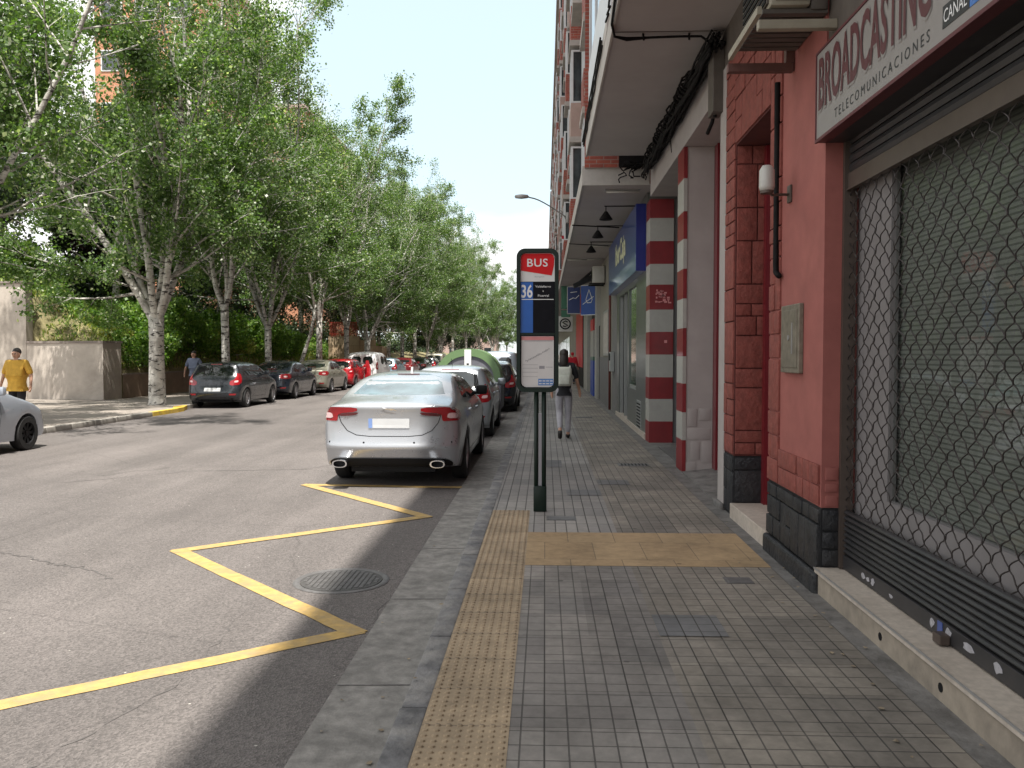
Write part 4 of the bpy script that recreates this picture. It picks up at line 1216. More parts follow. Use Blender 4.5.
# wall lamp
wl = empty('wall_lamp', (1.66, 6.5, 2.8), 'white cylindrical lamp on a bent bracket on the red pillar', 'lamp')
mb = MB(); mb.lathe([(0,.21),(.035,.205),(.055,.17),(.058,.05),(.05,.02),(0,.02)], (1.655,6.47,2.80), n=18); mb.build('shade', M['white_plastic'], wl, world=True, smooth=True)
mb = MB(); mb.lathe([(.052,.045),(.048,.0),(0,-.005)], (1.655,6.47,2.80), n=18); mb.tube([(1.655,6.47,2.83),(1.70,6.49,2.79),(1.79,6.52,2.80),(1.835,6.53,2.80)], .011, 6); mb.box(1.832, 1.85, 6.49, 6.57, 2.74, 2.87, .004); mb.build('bracket', M['steel_brown'], wl, world=True, auto=40)
# meter box
mt = empty('meter_box', (1.8, 6.4, 1.45), 'scratched metal meter cover on the plain red pillar', 'meter box')
mb = MB(); mb.box(1.815, 1.85, 6.17, 6.63, 1.46, 1.965, .006); mb.build('casing', M['meter'], mt, world=True)
mb = MB(); mb.box(1.808, 1.816, 6.21, 6.59, 1.5, 1.925, .004); mb.build('door', M['meter'], mt, world=True)
mb = MB(); mb.lathe([(.0,-.006),(.02,-.006),(.02,.002)], (1.808,6.4,1.72), 'x', 14); mb.box(1.803,1.809,6.3,6.32,1.6,1.83); mb.build('handle', M['alu'], mt, world=True)
# cable bundle along the wall top
rnd = random.Random(4)
mb = MB()
for i in range(20):
    ox, oz = rnd.uniform(-.11, .07), rnd.uniform(-.12, .10)
    pts = []
    y = 8.9
    while y < 15.1:
        pts.append((1.76+ox+rnd.uniform(-.02,.02), y, 4.80+oz+rnd.uniform(-.03,.03))); y += .35
    mb.tube(pts, rnd.uniform(.010, .02), 6)
for k in range(26):
    y = 10.0+k*.16+rnd.uniform(-.08,.08); a = rnd.uniform(-.8,.8); q_ = rnd.uniform(.05,.10)
    pts = [(1.70+q_*math.cos(t*PI/4+a), y+.015*t, 4.83+q_*.8*math.sin(t*PI/4+a)) for t in range(8)]
    mb.tube(pts, .014, 5)
pts = [(1.70,11.3,4.75),(1.66,11.5,4.5),(1.74,11.9,4.38),(1.82,12.6,4.7)]; mb.tube(pts, .006, 5)
pts = [(1.8,9.3,4.8),(1.83,9.3,4.3),(1.8,9.34,4.1),(1.78,9.5,4.02)]; mb.tube(pts, .022, 6)
for k in range(14):
    pts = [Vector((1.4+.35*rnd.random(), 14.9+.3*rnd.random(), 4.84+.08*rnd.random()))]
    for q in range(7): pts.append(pts[-1]+Vector((rnd.uniform(-.12,.12), rnd.uniform(-.06,.1), rnd.uniform(-.08,.05))))
    mb.tube(pts, .012, 5)
tag(mb.build('cable_bundle', M['cable'], smooth=True), 'thick tangle of black cables under the overhang above the white pillar', 'cables')
mb = MB()
for k in range(3):
    o_ = k*.016
    mb.tube([(.66,7.4,5.12+o_),(.665,8.2,5.0+o_),(.67,8.75,4.93+o_*.3),(.72,9.0,4.90),(.85,9.06,4.905-.01*k),(1.1,9.08,4.915),(1.4,9.06,4.915),(1.62,9.05,4.91),(1.74,9.12,4.86),(1.8,9.3,4.72+o_)], .013, 7)
mb.tube([(1.02,9.06,4.95),(1.03,9.06,4.88)], .012, 5); mb.tube([(1.5,9.06,4.95),(1.5,9.06,4.88)], .012, 5)
for k in range(26):
    y = 4+k*.21; mb.tube([(.665+rnd.uniform(-.02,.02), y, 5.25+rnd.uniform(-.03,.03)), (.66, y+.24, 5.25+rnd.uniform(-.03,.03))], .012, 5)
tag(mb.build('soffit_cable', M['cable'], smooth=True), 'black cable strapped across the underside of the overhang', 'cable')
mb = MB(); mb.box(1.74, 1.859, 9.0, 9.28, 4.12, 4.80, .008); mb.m = 1; mb.tube([(1.79,9.15,4.9),(1.79,9.15,4.1)], .02, 6)
tag(mb.build('junction_box', [M['cream_dark'], M['cable']]), 'beige junction box where the cables meet beside the red wall', 'junction box')
# facade cables along the balcony edge
mb = MB()
for k in range(3):
    pts = []; y = 10.2
    while y < 15.2: pts.append((.672-.012*k, y, 5.22+.05*k+rnd.uniform(-.03,.03))); y += .3
    mb.tube(pts, .012, 5)
tag(mb.build('facade_cable', M['cable'], smooth=True), 'black cables running along the outer edge of the white balcony', 'cable')

# bank sign
bs = empty('bank_sign', (1.8, 19.6, 3.2), 'large blue projecting fascia sign past the red and white pillar', 'sign')
def f(m):
    m.box(1.712, 1.897, 16.2, 23.0, 3.17, 4.43)
    m.m = 1; m.box(1.716, 1.897, 16.19, 16.199, 3.172, 4.428)
sb('panel', [M['bank_blue'], M['bank_blue_dark']], f, bs)
sb('lettering', M['text_cream'], lambda m: text_on(m, 'iberCaja', (1.712, 20.8, 3.58), U, V, 2.5, .62, .035, 1, .004), bs)
# brackets with spotlights
sp = None
labs = ['black spotlight on an arm above the near end of the blue fascia', 'black spotlight on the second arm over the blue fascia', 'black spotlight on the farthest arm over the blue fascia']
for i, y in enumerate((16.4, 18.9, 21.6)):
    if sp is None:
        sp = empty('spotlight', (1.71, y, 4.40), None, 'spotlight', 'spotlights over the blue bank sign')
        mb = MB(); mb.tube([(.05,0,.02),(-.58,0,.02)], .012, 6); mb.tube([(-.55,0,.02),(-.55,0,-.10)], .01, 6); mb.build('arm', M['cable'], sp)
        mb = MB(); mb.lathe([(.03,0),(.05,-.03),(.13,-.15),(.12,-.16),(0,-.12)], (-.55,0,-.08), n=14); mb.build('lamp_shade', M['cable'], sp, auto=40)
        c = sp
    else: c = copy_tree(sp); c.location = (1.71, y, 4.40)
    c['label'] = labs[i]
tb = None
for i, (x, y) in enumerate([(1.42, 15.75), (1.5, 23.6), (1.02, 27), (1.5, 27.0)]):
    if tb is None:
        tb = empty('tube_light', (x, y, 4.57), None, 'tube light', 'fluorescent tubes under the far overhang')
        mb = MB(); mb.tube([(-.30,0,.0),(.30,0,0)], .022, 8); mb.build('tube', M['white_plastic'], tb, smooth=True)
        mb = MB(); mb.box(-.32, .32, -.03, .03, .024, .046); mb.build('batten', M['alu'], tb); c = tb
    else: c = copy_tree(tb); c.location = (x, y, 4.57)
    c['label'] = ['pale tube fixture under the overhang just before the blue fascia', 'pale tube fixture at the far end of the blue fascia', 'outer one of the two far tube fixtures in line', 'inner one of the two far tube fixtures in line'][i]
mb = MB(); mb.tube([(.62,19.7,4.56),(1.7,19.7,4.5)], .016, 6); mb.tube([(.64,23,4.56),(1.7,23,4.5)], .012, 6)
tag(mb.build('support_wire', M['cable']), 'dark wires stretched across under the far overhang', 'wire')
# second AC unit and pipes beyond
a2 = empty('air_conditioner', (1.7, 27.6, 3.5), 'white air conditioner high on the wall beyond the blue fascia', 'air conditioner')
sb('casing', M['white_plastic'], lambda m: m.box(1.5, 1.88, 27.0, 27.9, 3.85, 4.38, .03), a2, 35)
sb('fan', M['cable'], lambda m: m.lathe([(0,-.012),(.24,-.012),(.25,.0)], (1.5,27.45,4.11), 'x', 20), a2)
sb('bracket', M['cable'], lambda m: m.box(1.4,1.9,27.1,27.14,3.80,3.846), a2)
sb('bracket', M['cable'], lambda m: m.box(1.4,1.9,27.75,27.79,3.80,3.846), a2)
mb = MB(); mb.prism([(.95,3.98),(1.8,4.4),(1.8,4.2),(1.0,3.86)], 'y', 29, 29.5); mb.tube([(1.0,29.2,3.9),(1.7,29.2,4.5)], .05, 6)
tag(mb.build('rolled_awning', M['cloth_black']), 'dark folded awning hanging above the twin blue signs', 'awning')
# projecting signs
def psign(name, y, x0, x1, z0, z1, label, parts):
    e = empty(name, ((x0+x1)/2, y, z0), label, 'sign')
    for nm, m, fn in parts: sb(nm, m, fn, e)
def f1(m):
    m.box(.85, 1.31, 32.0, 32.12, 3.13, 4.10); m.m = 1; m.box(.835, 1.325, 32.01, 32.11, 3.10, 3.129); m.box(.835, 1.325, 32.01, 32.11, 4.101, 4.13); m.box(.825,.849,32.01,32.11,3.10,4.13)
    m.m = 2
    m.tube([(.9,31.99,3.62),(1.05,31.99,3.70),(1.15,31.99,3.68),(1.27,31.99,3.80)], .012, 4); m.tube([(.95,31.99,3.9),(1.2,31.99,3.93)], .012, 4)
psign('projecting_sign', 32, .85, 1.3, 3.13, 4.1, 'navy square half of the twin blue signs, left one', [('panel', [M['sign_navy'], M['alu'], M['text_white']], f1)])
def f2(m):
    P4 = [(1.33,31.9),(1.36,31.85),(1.87,31.35),(1.90,31.42),(1.35,32.02)]
    m.prism([(1.34,31.95),(1.86,31.45),(1.90,31.52),(1.38,32.02)], 'z', 3.05, 4.15)
    d = Vector((1.86-1.34, -.5, 0)).normalized(); n_ = Vector((-.5, -.52, 0)).normalized()
    O = Vector((1.34, 31.95, 0)) + n_*.006
    m.m = 1
    def L(a, z, b, w): m.tube([O+d*a+Vector((0,0,z)), O+d*b+Vector((0,0,w))], .014, 4)
    L(.0, 3.05, .72, 3.05); L(.0, 4.15, .72, 4.15); L(.72, 3.05, .72, 4.15)
    L(.25, 3.62, .40, 3.98); L(.40, 3.98, .56, 3.62); L(.25, 3.62, .32, 3.5); L(.32, 3.5, .5, 3.5); L(.5,3.5,.56,3.62); L(.1, 3.45, .3, 3.56); L(.3,3.56,.62,3.72)
psign('projecting_sign', 31.7, 1.34, 1.88, 3.05, 4.15, 'bright blue slanted sign with a white drop outline, right one of the twin signs', [('panel', [M['sign_blue'], M['text_white']], f2)])
psign('projecting_sign', 37, .72, 1.2, 3.3, 4.3, 'green box sign partly hidden behind the bus stop sign', [('panel', M['sign_green'], lambda m: (m.box(.70, 1.1, 37, 37.15, 3.55, 4.55), m.box(.70,1.1,37.0,37.14,3.2,3.5)))])
def f3(m):
    m.box(.62, 1.32, 41, 41.12, 2.68, 3.42)
    m.m = 1
    c = (.97, 40.99, 3.05)
    m.lathe([(.21,0),(.27,0),(.27,-.01),(.21,-.01),(.21,0)], c, 'y', 24)
    pts = [(c[0]+.12, c[1], c[2]+.09), (c[0], c[1], c[2]+.14), (c[0]-.12, c[1], c[2]+.07), (c[0], c[1], c[2]), (c[0]+.12, c[1], c[2]-.07), (c[0], c[1], c[2]-.13), (c[0]-.12, c[1], c[2]-.09)]
    m.tube(pts, .03, 5)
psign('projecting_sign', 41, .62, 1.32, 2.68, 3.42, 'white square sign with a round black swirl emblem', [('panel', [M['white_plastic'], M['black']], f3)])
# street lamp on the facade
sl = empty('street_lamp', (.66, 25.5, 5.7), 'curved arm street lamp reaching out from the brick facade', 'street lamp')
pts = []
for i in range(9):
    t = i/8; pts.append((.66-1.2*t-.1*math.sin(t*PI), 25.5-1.0*t, 5.65+.42*math.sin(min(1, t*1.25)*PI/2)+.03*t))
mb = MB(); mb.tube(pts, .019, 8); mb.box(.62, .70, 25.4, 25.6, 5.5, 5.8, .01); mb.tube([(.655,25.5,5.55),(.45,25.35,5.85)], .012, 5)
mb.build('arm', M['frame_grey'], sl, world=True, smooth=True)
mb = MB(); p = pts[-1]; mb.lathe([(0,-.20),(.05,-.17),(.07,0),(.05,.18),(0,.22)], (p[0]-.14, p[1], p[2]+.005), 'x', 12)
o = mb.build('lamp_head', M['alu'], sl, world=True, smooth=True)
mb = MB(); mb.lathe([(.0,0),(.05,.02),(.06,.10),(.09,.13)], (.70, 33.2, 6.05), n=12); mb.box(.66,.9,33.15,33.25,6.1,6.14)
tag(mb.build('flower_pot', M['cloth_red']), 'tiny red pot fixed on the far brick facade', 'flower pot')

# ------------------------------------------------------------------ bus stop
bus = empty('bus_stop_sign', (-.06, 8.62, 0), 'tall dark green bus stop sign with twin posts on the pavement', 'bus stop')
def rrect(w, h, r, n=8):
    pts = []
    for cx, cy, a0 in ((w/2-r, h-r, 0), (-w/2+r, h-r, 90), (-w/2+r, r, 180), (w/2-r, r, 270)):
        for k in range(n+1):
            a = R(a0+90*k/n); pts.append((cx+r*math.cos(a), cy+r*math.sin(a)))
    return pts
Z0, HH, WW = 1.215, 1.445, .425
def ringp(m, w, h, r, wi, hi, ri, ox, oz, iz, y0, y1):
    a = [(p[0]+ox, p[1]+oz) for p in rrect(w, h, r)]; b = [(p[0]+ox, p[1]+iz) for p in rrect(wi, hi, ri)]
    n = len(a)
    vs = [(p[0], y0, p[1]) for p in a]+[(p[0], y0, p[1]) for p in b]+[(p[0], y1, p[1]) for p in a]+[(p[0], y1, p[1]) for p in b]
    fs = []
    for i in range(n):
        j = (i+1) % n
        fs += [(i, j, n+j, n+i), (2*n+i, 3*n+i, 3*n+j, 2*n+j), (i, 2*n+i, 2*n+j, j), (n+i, n+j, 3*n+j, 3*n+i)]
    m.add(vs, fs)
cx = -.015
mb = MB(); ringp(mb, WW, HH, .085, WW-.075, HH-.085, .055, cx, Z0, Z0+.043, -.045, .045)
mb.build('frame', M['pole_green'], bus, auto=35)
mb = MB(); mb.prism([(p[0]+cx, p[1]+Z0+.03) for p in rrect(WW-.06, HH-.06, .06)], 'y', -.012, .012); mb.build('back_panel', M['bus_black'], bus)
x0, x1 = cx-.172, cx+.172
zt = Z0+HH-.045
# header: white with red flag shape
mb = MB(); 
head = [(x0, zt-.285), (x1, zt-.285), (x1, zt-.05)] + [(x1-.05+.05*math.cos(a), zt-.05+.05*math.sin(a)) for a in np.linspace(0, PI/2, 6)] + [(x0+.05-.05*math.cos(a), zt-.05+.05*math.sin(a)) for a in np.linspace(PI/2, 0, 6)]
mb.prism(head, 'y', -.016, -.0125); mb.build('header', M['bus_white'], bus)
mb = MB()
red = [(x0+.003, zt-.175), (x1-.03, zt-.225), (x1-.008, zt-.12), (x1-.004, zt-.05)] + [(x1-.052+.046*math.cos(a), zt-.05+.046*math.sin(a)) for a in np.linspace(0.2, PI/2, 6)] + [(x0+.05-.047*math.cos(a), zt-.05+.047*math.sin(a)) for a in np.linspace(PI/2, 0, 6)]
mb.prism(red, 'y', -.019, -.0165); mb.build('red_flag', M['bus_red'], bus)
mb = MB(); text_on(mb, 'BUS', (x0+.068, -.019, zt-.135), (1,0,0), V, .205, .078, .012, 1.08, .0015)
mb.build('title', M['text_white'], bus)
mb = MB(); text_on(mb, 'Zaragoza', (x0+.14, -.016, zt-.245), (1,0,0), V, .10, .014, 0, 1, .0015); mb.build('small_print', M['paper_grey'], bus)
mb = MB(); mb.box(x0, x0+.125, -.017, -.0125, zt-.80, zt-.29); mb.build('blue_panel', M['bus_blue'], bus)
mb = MB(); mb.box(x0+.127, x1, -.0165, -.0125, zt-.80, zt-.29); mb.build('black_panel', M['bus_black'], bus)
mb = MB(); text_on(mb, '36', (x0+.010, -.017, zt-.445), (1,0,0), V, .108, .125, .02, 1, .0015)
mb.build('line_number', M['text_white'], bus)
mb = MB()
text_on(mb, 'Valdefierro', (x0+.15, -.0165, zt-.345), (1,0,0), V, .155, .021, .008, 1.05, .0015)
text_on(mb, 'a', (x0+.222, -.0165, zt-.388), (1,0,0), V, .011, .013, .008, 1, .0015)
text_on(mb, 'Picarral', (x0+.175, -.0165, zt-.437), (1,0,0), V, .11, .022, .008, 1.05, .0015)
mb.box(x0+.01, x1-.01, -.0185, -.0172, zt-.468, zt-.461); mb.build('route_text', M['text_white'], bus)
mb = MB(); mb.box(x0-.0, x1+.0, -.03, -.0125, zt-.825, zt-.803); mb.build('divider', M['pole_green'], bus)
# timetable
zb_ = Z0+.05
mb = MB(); mb.prism([(x0+.008,zt-.835),(x0+.008,zb_+.05)] + [(x0+.058-.05*math.cos(a), zb_+.05-.05*math.sin(a)) for a in np.linspace(0, PI/2, 5)] + [(x1-.058+.05*math.sin(a), zb_+.05-.05*math.cos(a)) for a in np.linspace(0, PI/2, 5)] + [(x1-.008,zb_+.05),(x1-.008,zt-.835)], 'y', -.016, -.0125)
mb.build('timetable', M['paper'], bus)
mb = MB(); mb.box(x0+.008, x1-.008, -.0175, -.0162, zt-.875, zt-.838); mb.build('pink_band', M['paper_pink'], bus)
mb = MB(); mb.box(x1-.165, x1-.012, -.0175, -.0162, zb_+.018, zb_+.085); mb.build('blue_box', M['paper_blue'], bus)
mb = MB(); rnd = random.Random(2)
mb.box(x0+.04, x1-.02, -.0173, -.0162, zt-.886, zt-.879)
px_, pz_ = x0+.05, zt-1.09
for i in range(16):
    nx_ = x0+.05+i*.0155; nz_ = zt-1.09+.13*(i/15)**1.1+rnd.uniform(-.008,.008)
    mb.box(nx_, nx_+rnd.uniform(.008,.03), -.0173, -.0162, nz_, nz_+.004)
    mb.box(nx_, nx_+.004, -.0173, -.0162, nz_-.008, nz_+.008)
for z in (zt-1.125, zt-1.16, zt-1.20, zt-1.245): mb.box(x0+.02, x1-.17, -.0173, -.0162, z, z+.003)
mb.box(x1-.155, x1-.10, -.0173, -.0162, zt-1.165, zt-1.135); mb.box(x1-.09, x1-.02, -.0173, -.0162, zt-1.15, zt-1.145)
mb.build('print', M['paper_grey'], bus)
mb = MB()
for i in range(2):
    for k in range(4): mb.box(x1-.158+k*.037, x1-.13+k*.037, -.0185, -.0177, zb_+.03+i*.028, zb_+.04+i*.028)
mb.build('icons', M['bus_white'], bus)
for sx in (-.032, .045):
    mb = MB(); mb.tube([(sx+.005, 0, 0), (sx+.005, 0, Z0+.02)], .024, 12); mb.build('post', M['pole_green'], bus, smooth=True)
mb = MB(); mb.box(-.055, .078, -.04, .04, 0, .26, .01); mb.build('base', M['pole_green'], bus, auto=35)
mb = MB(); mb.box(-.006, .028, -.012, .012, .262, 1.0); mb.build('inner_strip', M['paper_grey'], bus)

# ------------------------------------------------------------------ cars
def chaikin(P, it=2):
    for _ in range(it):
        Q = [P[0]]
        for a, b in zip(P, P[1:]):
            Q.append(tuple(.75*x+.25*y for x, y in zip(a, b))); Q.append(tuple(.25*x+.75*y for x, y in zip(a, b)))
        Q.append(P[-1]); P = Q
    return P
def interp(tab, z):
    if z <= tab[0][0]: return tab[0][1]
    for (a, va), (b, vb) in zip(tab, tab[1:]):
        if z <= b:
            t = (z-a)/(b-a); return va+(vb-va)*t
    return tab[-1][1]
def car_body(prof, W, L, vert, ya, yb, wr, zu=.2, p=2.5, rear_taper=.06, front_taper=.10):
    """prof: (y, z, dy, dz) from rear bottom over the roof to front bottom. returns MB with the closed shell."""
    P = chaikin(prof, 2)
    ar = wr+.045
    hx = math.sqrt(max(.01, ar*ar-(wr-zu)**2)); a0 = math.atan2(zu-wr, hx)
    def arc(yc):
        out = []
        n = 16
        for i in range(n+1):
            a = a0 + (PI-2*a0)*i/n
            out.append((yc+ar*math.cos(a), wr+ar*math.sin(a), 0, 0))
        return out
    loop = P + arc(yb) + [(yb-hx-.5, zu, 0, .02), ((ya+yb)/2, zu, 0, .02), (ya+hx+.5, zu, 0, .02)] + arc(ya)
    def hw(y, z):
        t = (y-L/2)/(L/2)
        pl = 1-(front_taper*t**4 if t > 0 else rear_taper*t**4)
        return W/2*pl*interp(vert, z)
    nl = 9
    n = len(loop)
    rows = []
    for k in range(nl+1):
        th = PI/2*k/nl
        s = math.sin(th)**(2/p); c = math.cos(th)**(2/p) if k < nl else 0
        row = []
        for (y, z, dy, dz) in loop:
            yy = y+dy*(1-c); zz = z+dz*(1-c)
            row.append((s*hw(yy, zz), yy, zz))
        rows.append(row)
    bm = bmesh.new()
    V_ = {}
    for sgn in (1, -1):
        for k in range(nl+1):
            for i in range(n):
                if k == 0 and sgn == -1: V_[(sgn, k, i)] = V_[(1, 0, i)]; continue
                x, y, z = rows[k][i]; V_[(sgn, k, i)] = bm.verts.new((sgn*x, y, z))
        for k in range(nl):
            for i in range(n):
                j = (i+1) % n
                q = [V_[(sgn,k,i)], V_[(sgn,k,j)], V_[(sgn,k+1,j)], V_[(sgn,k+1,i)]]
                if len(set(q)) == 4:
                    try: bm.faces.new(q if sgn == 1 else q[::-1])
                    except ValueError: pass
    # side
    poly = [Vector((r[1], r[2])) for r in rows[nl]]
    def inside(pt):
        c = False; m_ = len(poly)
        for i in range(m_):
            a, b = poly[i], poly[(i+1) % m_]
            if (a.y > pt[1]) != (b.y > pt[1]) and pt[0] < (b.x-a.x)*(pt[1]-a.y)/(b.y-a.y)+a.x: c = not c
        return c
    extra = []
    y = .05
    while y < L:
        z = .22
        while z < 2:
            if inside((y, z)) and min((q-Vector((y, z))).length for q in poly) > .05: extra.append(Vector((y, z)))
            z += .075
        y += .11
    res = delaunay_2d_cdt(poly+extra, [(i, (i+1) % n) for i in range(n)], [], 1, 1e-5)
    tri = [f_ for f_ in res[2] if inside(sum((res[0][i] for i in f_), Vector((0,0)))/len(f_))]
    for sgn in (1, -1):
        vv = [bm.verts.new((sgn*hw(q.x, q.y), q.x, q.y)) for q in res[0]]
        for f_ in tri:
            try: bm.faces.new([vv[i] for i in (f_ if sgn == 1 else f_[::-1])])
            except ValueError: pass
    bmesh.ops.remove_doubles(bm, verts=bm.verts[:], dist=.0008)
    bmesh.ops.delete(bm, geom=[v for v in bm.verts if not v.link_faces], context='VERTS')
    bmesh.ops.remove_doubles(bm, verts=bm.verts[:], dist=.004)
    up_ = [v for v in bm.verts if v.co.z > .40 and abs(v.co.x) < W*.497]
    for _ in range(2): bmesh.ops.smooth_vert(bm, verts=up_, factor=.35, use_axis_x=True, use_axis_y=True, use_axis_z=True)
    bmesh.ops.recalc_face_normals(bm, faces=bm.faces[:])
    bvh = BVHTree.FromBMesh(bm)
    mb = MB(); bm.verts.index_update()
    mb.add([v.co[:] for v in bm.verts], [[v.index for v in f_.verts] for f_ in bm.faces])
    bm.free()
    return mb, bvh, hw

def patch(mb, bvh, poly, frame, off=.004, grid=.06, rnd_it=1):
    """project polygon (u, v) along D onto the body. frame = (O, U, V, D)"""
    O, U_, V__, D = [Vector(q) for q in frame]
    P = [tuple(q) for q in poly]
    if rnd_it:
        for _ in range(rnd_it):
            Q = []
            for i in range(len(P)):
                a, b = P[i], P[(i+1) % len(P)]
                Q.append((.8*a[0]+.2*b[0], .8*a[1]+.2*b[1])); Q.append((.2*a[0]+.8*b[0], .2*a[1]+.8*b[1]))
            P = Q
    D2 = []
    for i in range(len(P)):
        a, b = P[i], P[(i+1) % len(P)]
        k = max(1, int(math.hypot(a[0]-b[0], a[1]-b[1])/grid))
        for q in range(k): D2.append(Vector((a[0]+(b[0]-a[0])*q/k, a[1]+(b[1]-a[1])*q/k)))
    def inside(pt):
        c = False; m_ = len(D2)
        for i in range(m_):
            a, b = D2[i], D2[(i+1) % m_]
            if (a.y > pt[1]) != (b.y > pt[1]) and pt[0] < (b.x-a.x)*(pt[1]-a.y)/(b.y-a.y)+a.x: c = not c
        return c
    xs = [q.x for q in D2]; ys = [q.y for q in D2]
    ex = []
    x = min(xs)+grid*.5
    while x < max(xs):
        y = min(ys)+grid*.5
        while y < max(ys):
            if inside((x, y)) and min((q-Vector((x, y))).length for q in D2) > grid*.4: ex.append(Vector((x, y)))
            y += grid
        x += grid
    nb = len(D2)
    res = delaunay_2d_cdt(D2+ex, [(i, (i+1) % nb) for i in range(nb)], [], 1, 1e-6)
    vs = []
    ok = []
    for q in res[0]:
        o_ = O + U_*q.x + V__*q.y - D*4
        h = bvh.ray_cast(o_, D)
        if h[0] is None: vs.append((0,0,0)); ok.append(False)
        else: vs.append(tuple(h[0]-D*off+h[1]*(.0 if h[1].dot(D) < 0 else 0))); ok.append(True)
    fs = [tuple(f_) for f_ in res[2] if all(ok[i] for i in f_) and inside(sum((res[0][i] for i in f_), Vector((0,0)))/len(f_))]
    mb.add(vs, fs)
def seam(mb, bvh, pts, frame, w=.007, off=.0025):
    O, U_, V__, D = [Vector(q) for q in frame]
    dense = []
    for a, b in zip(pts, pts[1:]):
        k = max(1, int(math.hypot(a[0]-b[0], a[1]-b[1])/.04))
        for q in range(k): dense.append((a[0]+(b[0]-a[0])*q/k, a[1]+(b[1]-a[1])*q/k))
    dense.append(pts[-1])
    hits = []
    for q in dense:
        h = bvh.ray_cast(O+U_*q[0]+V__*q[1]-D*4, D)
        if h[0] is not None: hits.append(h[0]-D*off)
    if len(hits) < 2: return
    vs = []
    for i, h in enumerate(hits):
        t = (hits[min(i+1, len(hits)-1)]-hits[max(i-1, 0)]).normalized()
        n_ = D.cross(t).normalized()*w/2
        vs += [h+n_, h-n_]
    mb.add(vs, [(2*i, 2*i+1, 2*i+3, 2*i+2) for i in range(len(hits)-1)])
REAR = ((0,0,0), (1,0,0), (0,0,1), (0,1,0))
def FRONT(L): return ((0,L,0), (1,0,0), (0,0,1), (0,-1,0))
def SIDE(s): return ((0,0,0), (0,1,0), (0,0,1), (-s,0,0))
def ANG(s, a=35):
    a = R(a); return ((0,0,0), (s*math.cos(a), math.sin(a), 0), (0,0,1), (-s*math.sin(a), math.cos(a), 0))

def make_wheel(parent, x, y, wr, s, rimc, spokes=7):
    mb = MB()
    w2 = .10
    prof = [(wr*.62,-w2),(wr*.92,-w2),(wr*.985,-w2*.75),(wr,-w2*.4),(wr,w2*.4),(wr*.985,w2*.75),(wr*.92,w2),(wr*.62,w2)]
    mb.lathe(prof, (0,0,0), 'x', 28)
    wl_ = mb.build('wheel', M['rubber'], parent, auto=40); wl_.location = (x, y, wr)
    mb = MB()
    q = s
    mb.lathe([(wr*.66,q*.085),(wr*.63,q*.092),(wr*.60,q*.08),(wr*.585,q*.03)], (0,0,0), 'x', 28)
    mb.lathe([(.055,q*.06),(.05,q*.078),(0,q*.08)], (0,0,0), 'x', 14)
    for k in range(spokes):
        a = 2*PI*k/spokes
        c, sn = math.cos(a), math.sin(a)
        vs = []
        for (r0, hw_, t) in ((.04,.022,.066),(wr*.60,.030,.078)):
            for sg_ in (-1, 1):
                for dt in (0, -.03):
                    yy = r0*c - sg_*hw_*sn; zz_ = r0*sn + sg_*hw_*c
                    vs.append((q*(t+dt), yy, zz_))
        mb.add(vs, [(0,2,6,4),(1,5,7,3),(0,4,5,1),(2,3,7,6),(4,6,7,5),(0,1,3,2)])
    mb.m = 1; mb.lathe([(wr*.60,q*.02),(0,q*.02)], (0,0,0), 'x', 24)
    mb.build('rim', [rimc, M['trim_black']], wl_, auto=30)

SPEC = {}
SPEC['sedan_big'] = dict(L=4.96, W=1.83, wr=.345, ya=1.12, yb=4.03, zu=.22,
  prof=[(.62,.24,0,.03),(.34,.25,.05,.02),(.20,.28,.12,.01),(.10,.36,.20,0),(.035,.47,.27,0),(.0,.545,.29,0),(.03,.60,.27,0),(.05,.72,.25,0),(.055,.86,.24,0),(.045,.98,.21,0),(.03,1.055,.16,-.03),(.07,1.095,.07,-.07),(.24,1.125,.03,-.085),(.50,1.15,0,-.09),(.74,1.175,0,-.08),(.98,1.25,0,-.05),(1.35,1.37,0,-.045),(1.75,1.45,0,-.055),(2.15,1.475,0,-.065),(2.55,1.465,0,-.065),(2.9,1.40,0,-.055),(3.25,1.24,0,-.05),(3.65,1.055,0,-.05),(4.1,.98,0,-.10),(4.5,.89,-.05,-.12),(4.80,.76,-.25,-.08),(4.93,.60,-.38,0),(4.96,.42,-.36,0),(4.90,.27,-.22,.02),(4.70,.22,0,.02),(4.50,.22,0,.02)],
  vert=[(.2,.93),(.3,.955),(.5,.985),(.66,1.0),(.82,.995),(.95,.965),(1.03,.925),(1.10,.88),(1.25,.80),(1.36,.72),(1.42,.64),(1.5,.56)],
  rearwin=[(-.63,1.175),(.63,1.175),(.60,1.21),(.47,1.435),(-.47,1.435),(-.60,1.21)],
  side=[[(1.35,1.11),(2.02,1.08),(2.12,1.40),(1.85,1.37),(1.60,1.28)],[(2.07,1.08),(3.36,1.05),(3.30,1.10),(2.95,1.30),(2.70,1.385),(2.20,1.405)]],
  doors=[[(1.28,.85),(1.42,.55),(1.52,.36)],[(2.06,1.06),(2.08,.8),(2.06,.36)],[(3.18,1.04),(3.24,.75),(3.2,.36)],[(1.52,.36),(3.2,.36)]],
  handles=[(1.62,.93),(2.72,.90)], belt=1.05,
  tail=[(.36,1.045),(.36,.990),(.60,.965),(.615,.875),(.64,.868),(.93,.875),(1.03,.93),(1.02,.97),(.90,1.02),(.70,1.05)],
  tail_in=[(.67,.905),(.86,.905),(.90,.94),(.78,.975),(.68,.97)], taildark=[(.34,.985),(.38,.945),(.55,.930),(.595,.94),(.595,.963)], plate=(0,.845,.52,.12))
